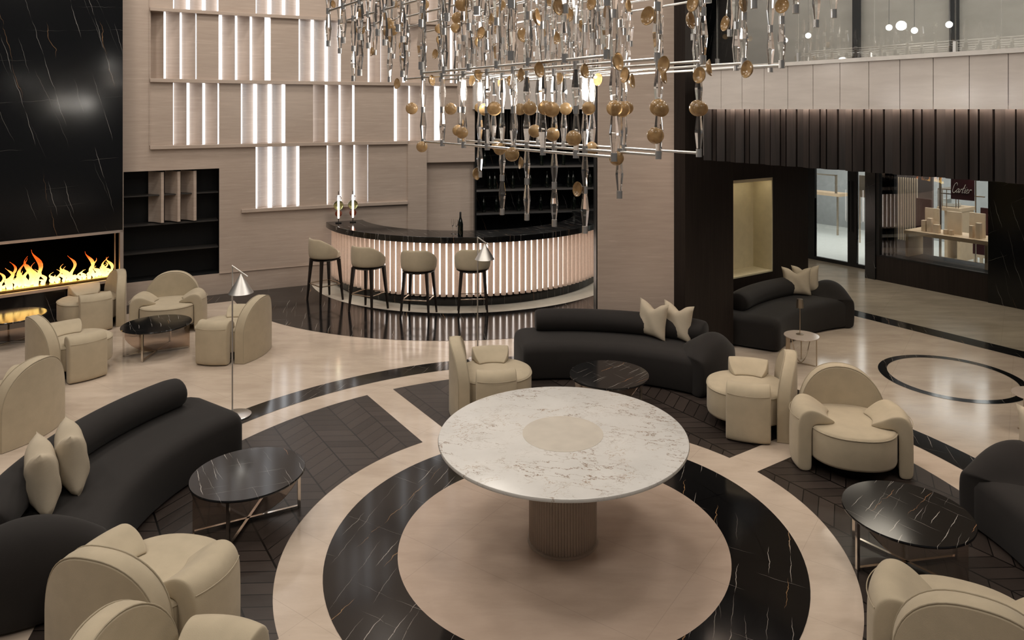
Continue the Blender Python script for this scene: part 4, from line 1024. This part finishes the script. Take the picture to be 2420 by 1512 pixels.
for n_, (px, py, j, f) in enumerate(DISC):
    o = dp if n_ == 0 else dp.copy()
    if n_: COL.objects.link(o); o.parent = cdl
    q = at_d(px, py, D0 + SP * j - .03); o.location = lc(*q)
    tw = random.uniform(-.3, .3)
    if f == 'f': ax = Vector((-q[0] + tw, -q[1], (H - q[2]) + random.uniform(-.6, .6)))
    else:
        sd_ = 1 if n_ % 2 else -1; ax = Vector((sd_ * 1.0, .55 + tw, -.12))
    o.rotation_mode = 'QUATERNION'; o.rotation_quaternion = Vector((0, 0, -1)).rotation_difference(ax.normalized())
    s = random.uniform(.86, 1.0); o.scale = (s, s, s)
for i, j in ((0, 0), (8, 0), (4, -2), (4, 2)): build('suspension_cable', G().tube([lc(*nod(i, j), Z3), lc(*nod(i, j), 8.2)], .004, 6), MSI, cdl)

# ------------------------------------------------------------------ ceiling and lamps
struct(build('ceiling', G().box((1, 6, 8.28), (26, 26, .1)), MCEI))
def light(name, kind, loc, energy, col=(1, .90, .78), size=.3, rot=(0, 0, 0), sizey=None, spot=None, blend=.6):
    L = bpy.data.lights.new(name, kind); L.energy = energy; L.color = col
    if kind == 'AREA': L.shape = 'DISK' if not sizey else 'RECTANGLE'; L.size = size; L.size_y = sizey or size
    elif kind == 'SPOT': L.shadow_soft_size = size; L.spot_size = spot or radians(100); L.spot_blend = blend
    else: L.shadow_soft_size = size
    o = bpy.data.objects.new(name, L); COL.objects.link(o); o.location = loc; o.rotation_euler = rot; return o
WARM = (1, .925, .83)
pos = [(-7, 3, 95), (-6.5, 7.5, 85), (-3.5, .2, 95), (-3.0, 4.5, 60), (-3.2, 9.0, 80), (0.2, -1.5, 110), (0.2, 4.6, 34), (0.6, 8.6, 80), (4.2, .5, 105), (3.2, 5.6, 60),  # the lamp behind the camera is an added fill
       (-4.6, 11.2, 70), (-1.8, 12.2, 70), (-6.2, 10.2, 40)]
for i, (x, y, e_) in enumerate(pos):
    light('ceiling_and_fill_lamp', 'AREA', (x, y, 8.2), e_, WARM, 1.3 if y < 9.5 else .6)
dl = [DT(8.0, 4.6), DT(9.2, 5.8), DT(8.2, 2.2), DT(11.6, 7.2), DT(11.6, 4.6), DT(12.0, 9.6)]
wdl = 'round recessed downlight in the low ceiling under the balcony'
for i, (x, y) in enumerate(dl):
    light('soffit_lamp', 'SPOT', (x, y, 2.59), 78, (1, .90, .74), .30, spot=radians(150), blend=.9)
    o = build('downlight', G().lathe([(0, 0), (.05, 0), (.055, .012), (0, .012)], 20, (0, 0, 0)), MLAMP, loc=(x, y, 2.607)); tag(o, wdl, 'downlight', 'downlights under the balcony')
light('shop_lamp', 'AREA', (*DT(15.6, 7.0), 2.85), 130, (1, .985, .96), 4.2)
light('shop_lamp', 'AREA', (*DT(15.6, 10.6), 2.85), 150, (1, .985, .96), 4.2)
for t_ in (5.9, 6.8): light('window_fill_spot', 'SPOT', (*DT(13.2, t_), 2.5), 80, (1, .9, .78), .25, spot=radians(100), rot=(0, 0, 0))  # spots added to brighten the display boards
light('mezz_lamp', 'AREA', (*DT(8.7, 3), 7.6), 125, (1, .95, .88), 1.2)
light('mezz_lamp', 'AREA', (*DT(8.7, 7), 7.6), 125, (1, .95, .88), 1.2)
q = FP(1.4, -.35); light('fire_glow', 'AREA', (q[0], q[1], .85), 4, (1, .50, .18), 1.8, rot=(radians(90), 0, atan2(-nd.y, -nd.x) + pi / 2), sizey=.35)
light('bar_fill_spot', 'SPOT', (*AWn(1266, .5), 3.15), 30, WARM, .05, spot=radians(120))  # unseen spot added to lift the back bar shelves
for i, j, z in ((5, -1, 3.34), (6, 0, 3.34), (2, 0, 3.34), (3, 1, 3.34), (0, -2, 3.9), (8, 1, 3.9), (5, 2, 4.3)):
    c_ = nod(i + .5, j + .5); light('chandelier_glow', 'POINT', (c_[0], c_[1], z), 9, (1, .93, .84), .06)

wd = bpy.data.worlds.new('world'); S.world = wd; wd.use_nodes = True
wd.node_tree.nodes['Background'].inputs[0].default_value = (.92, .88, .84, 1); wd.node_tree.nodes['Background'].inputs[1].default_value = .09

cam = bpy.data.cameras.new('camera'); co = bpy.data.objects.new('camera', cam); COL.objects.link(co); S.camera = co
co.location = (0, 0, H); co.rotation_euler = (radians(90), 0, 0); cam.sensor_width = 36; cam.sensor_fit = 'HORIZONTAL'; cam.lens = F / 2420 * 36
cam.shift_x = -(CX - 1210) / 2420; cam.shift_y = -(756 - Y0) / 2420; cam.clip_start = .05; cam.clip_end = 200
S.view_settings.view_transform = 'Standard'; S.view_settings.look = 'None'; S.view_settings.gamma = 1; S.view_settings.use_curve_mapping = False
S.view_settings.exposure = 0.0
S.cycles.max_bounces = 10; S.cycles.transmission_bounces = 8; S.cycles.transparent_max_bounces = 12; S.cycles.glossy_bounces = 4; S.cycles.diffuse_bounces = 3
S.cycles.sample_clamp_indirect = 6; S.cycles.use_denoising = True; S.cycles.caustics_refractive = False; S.cycles.caustics_reflective = False
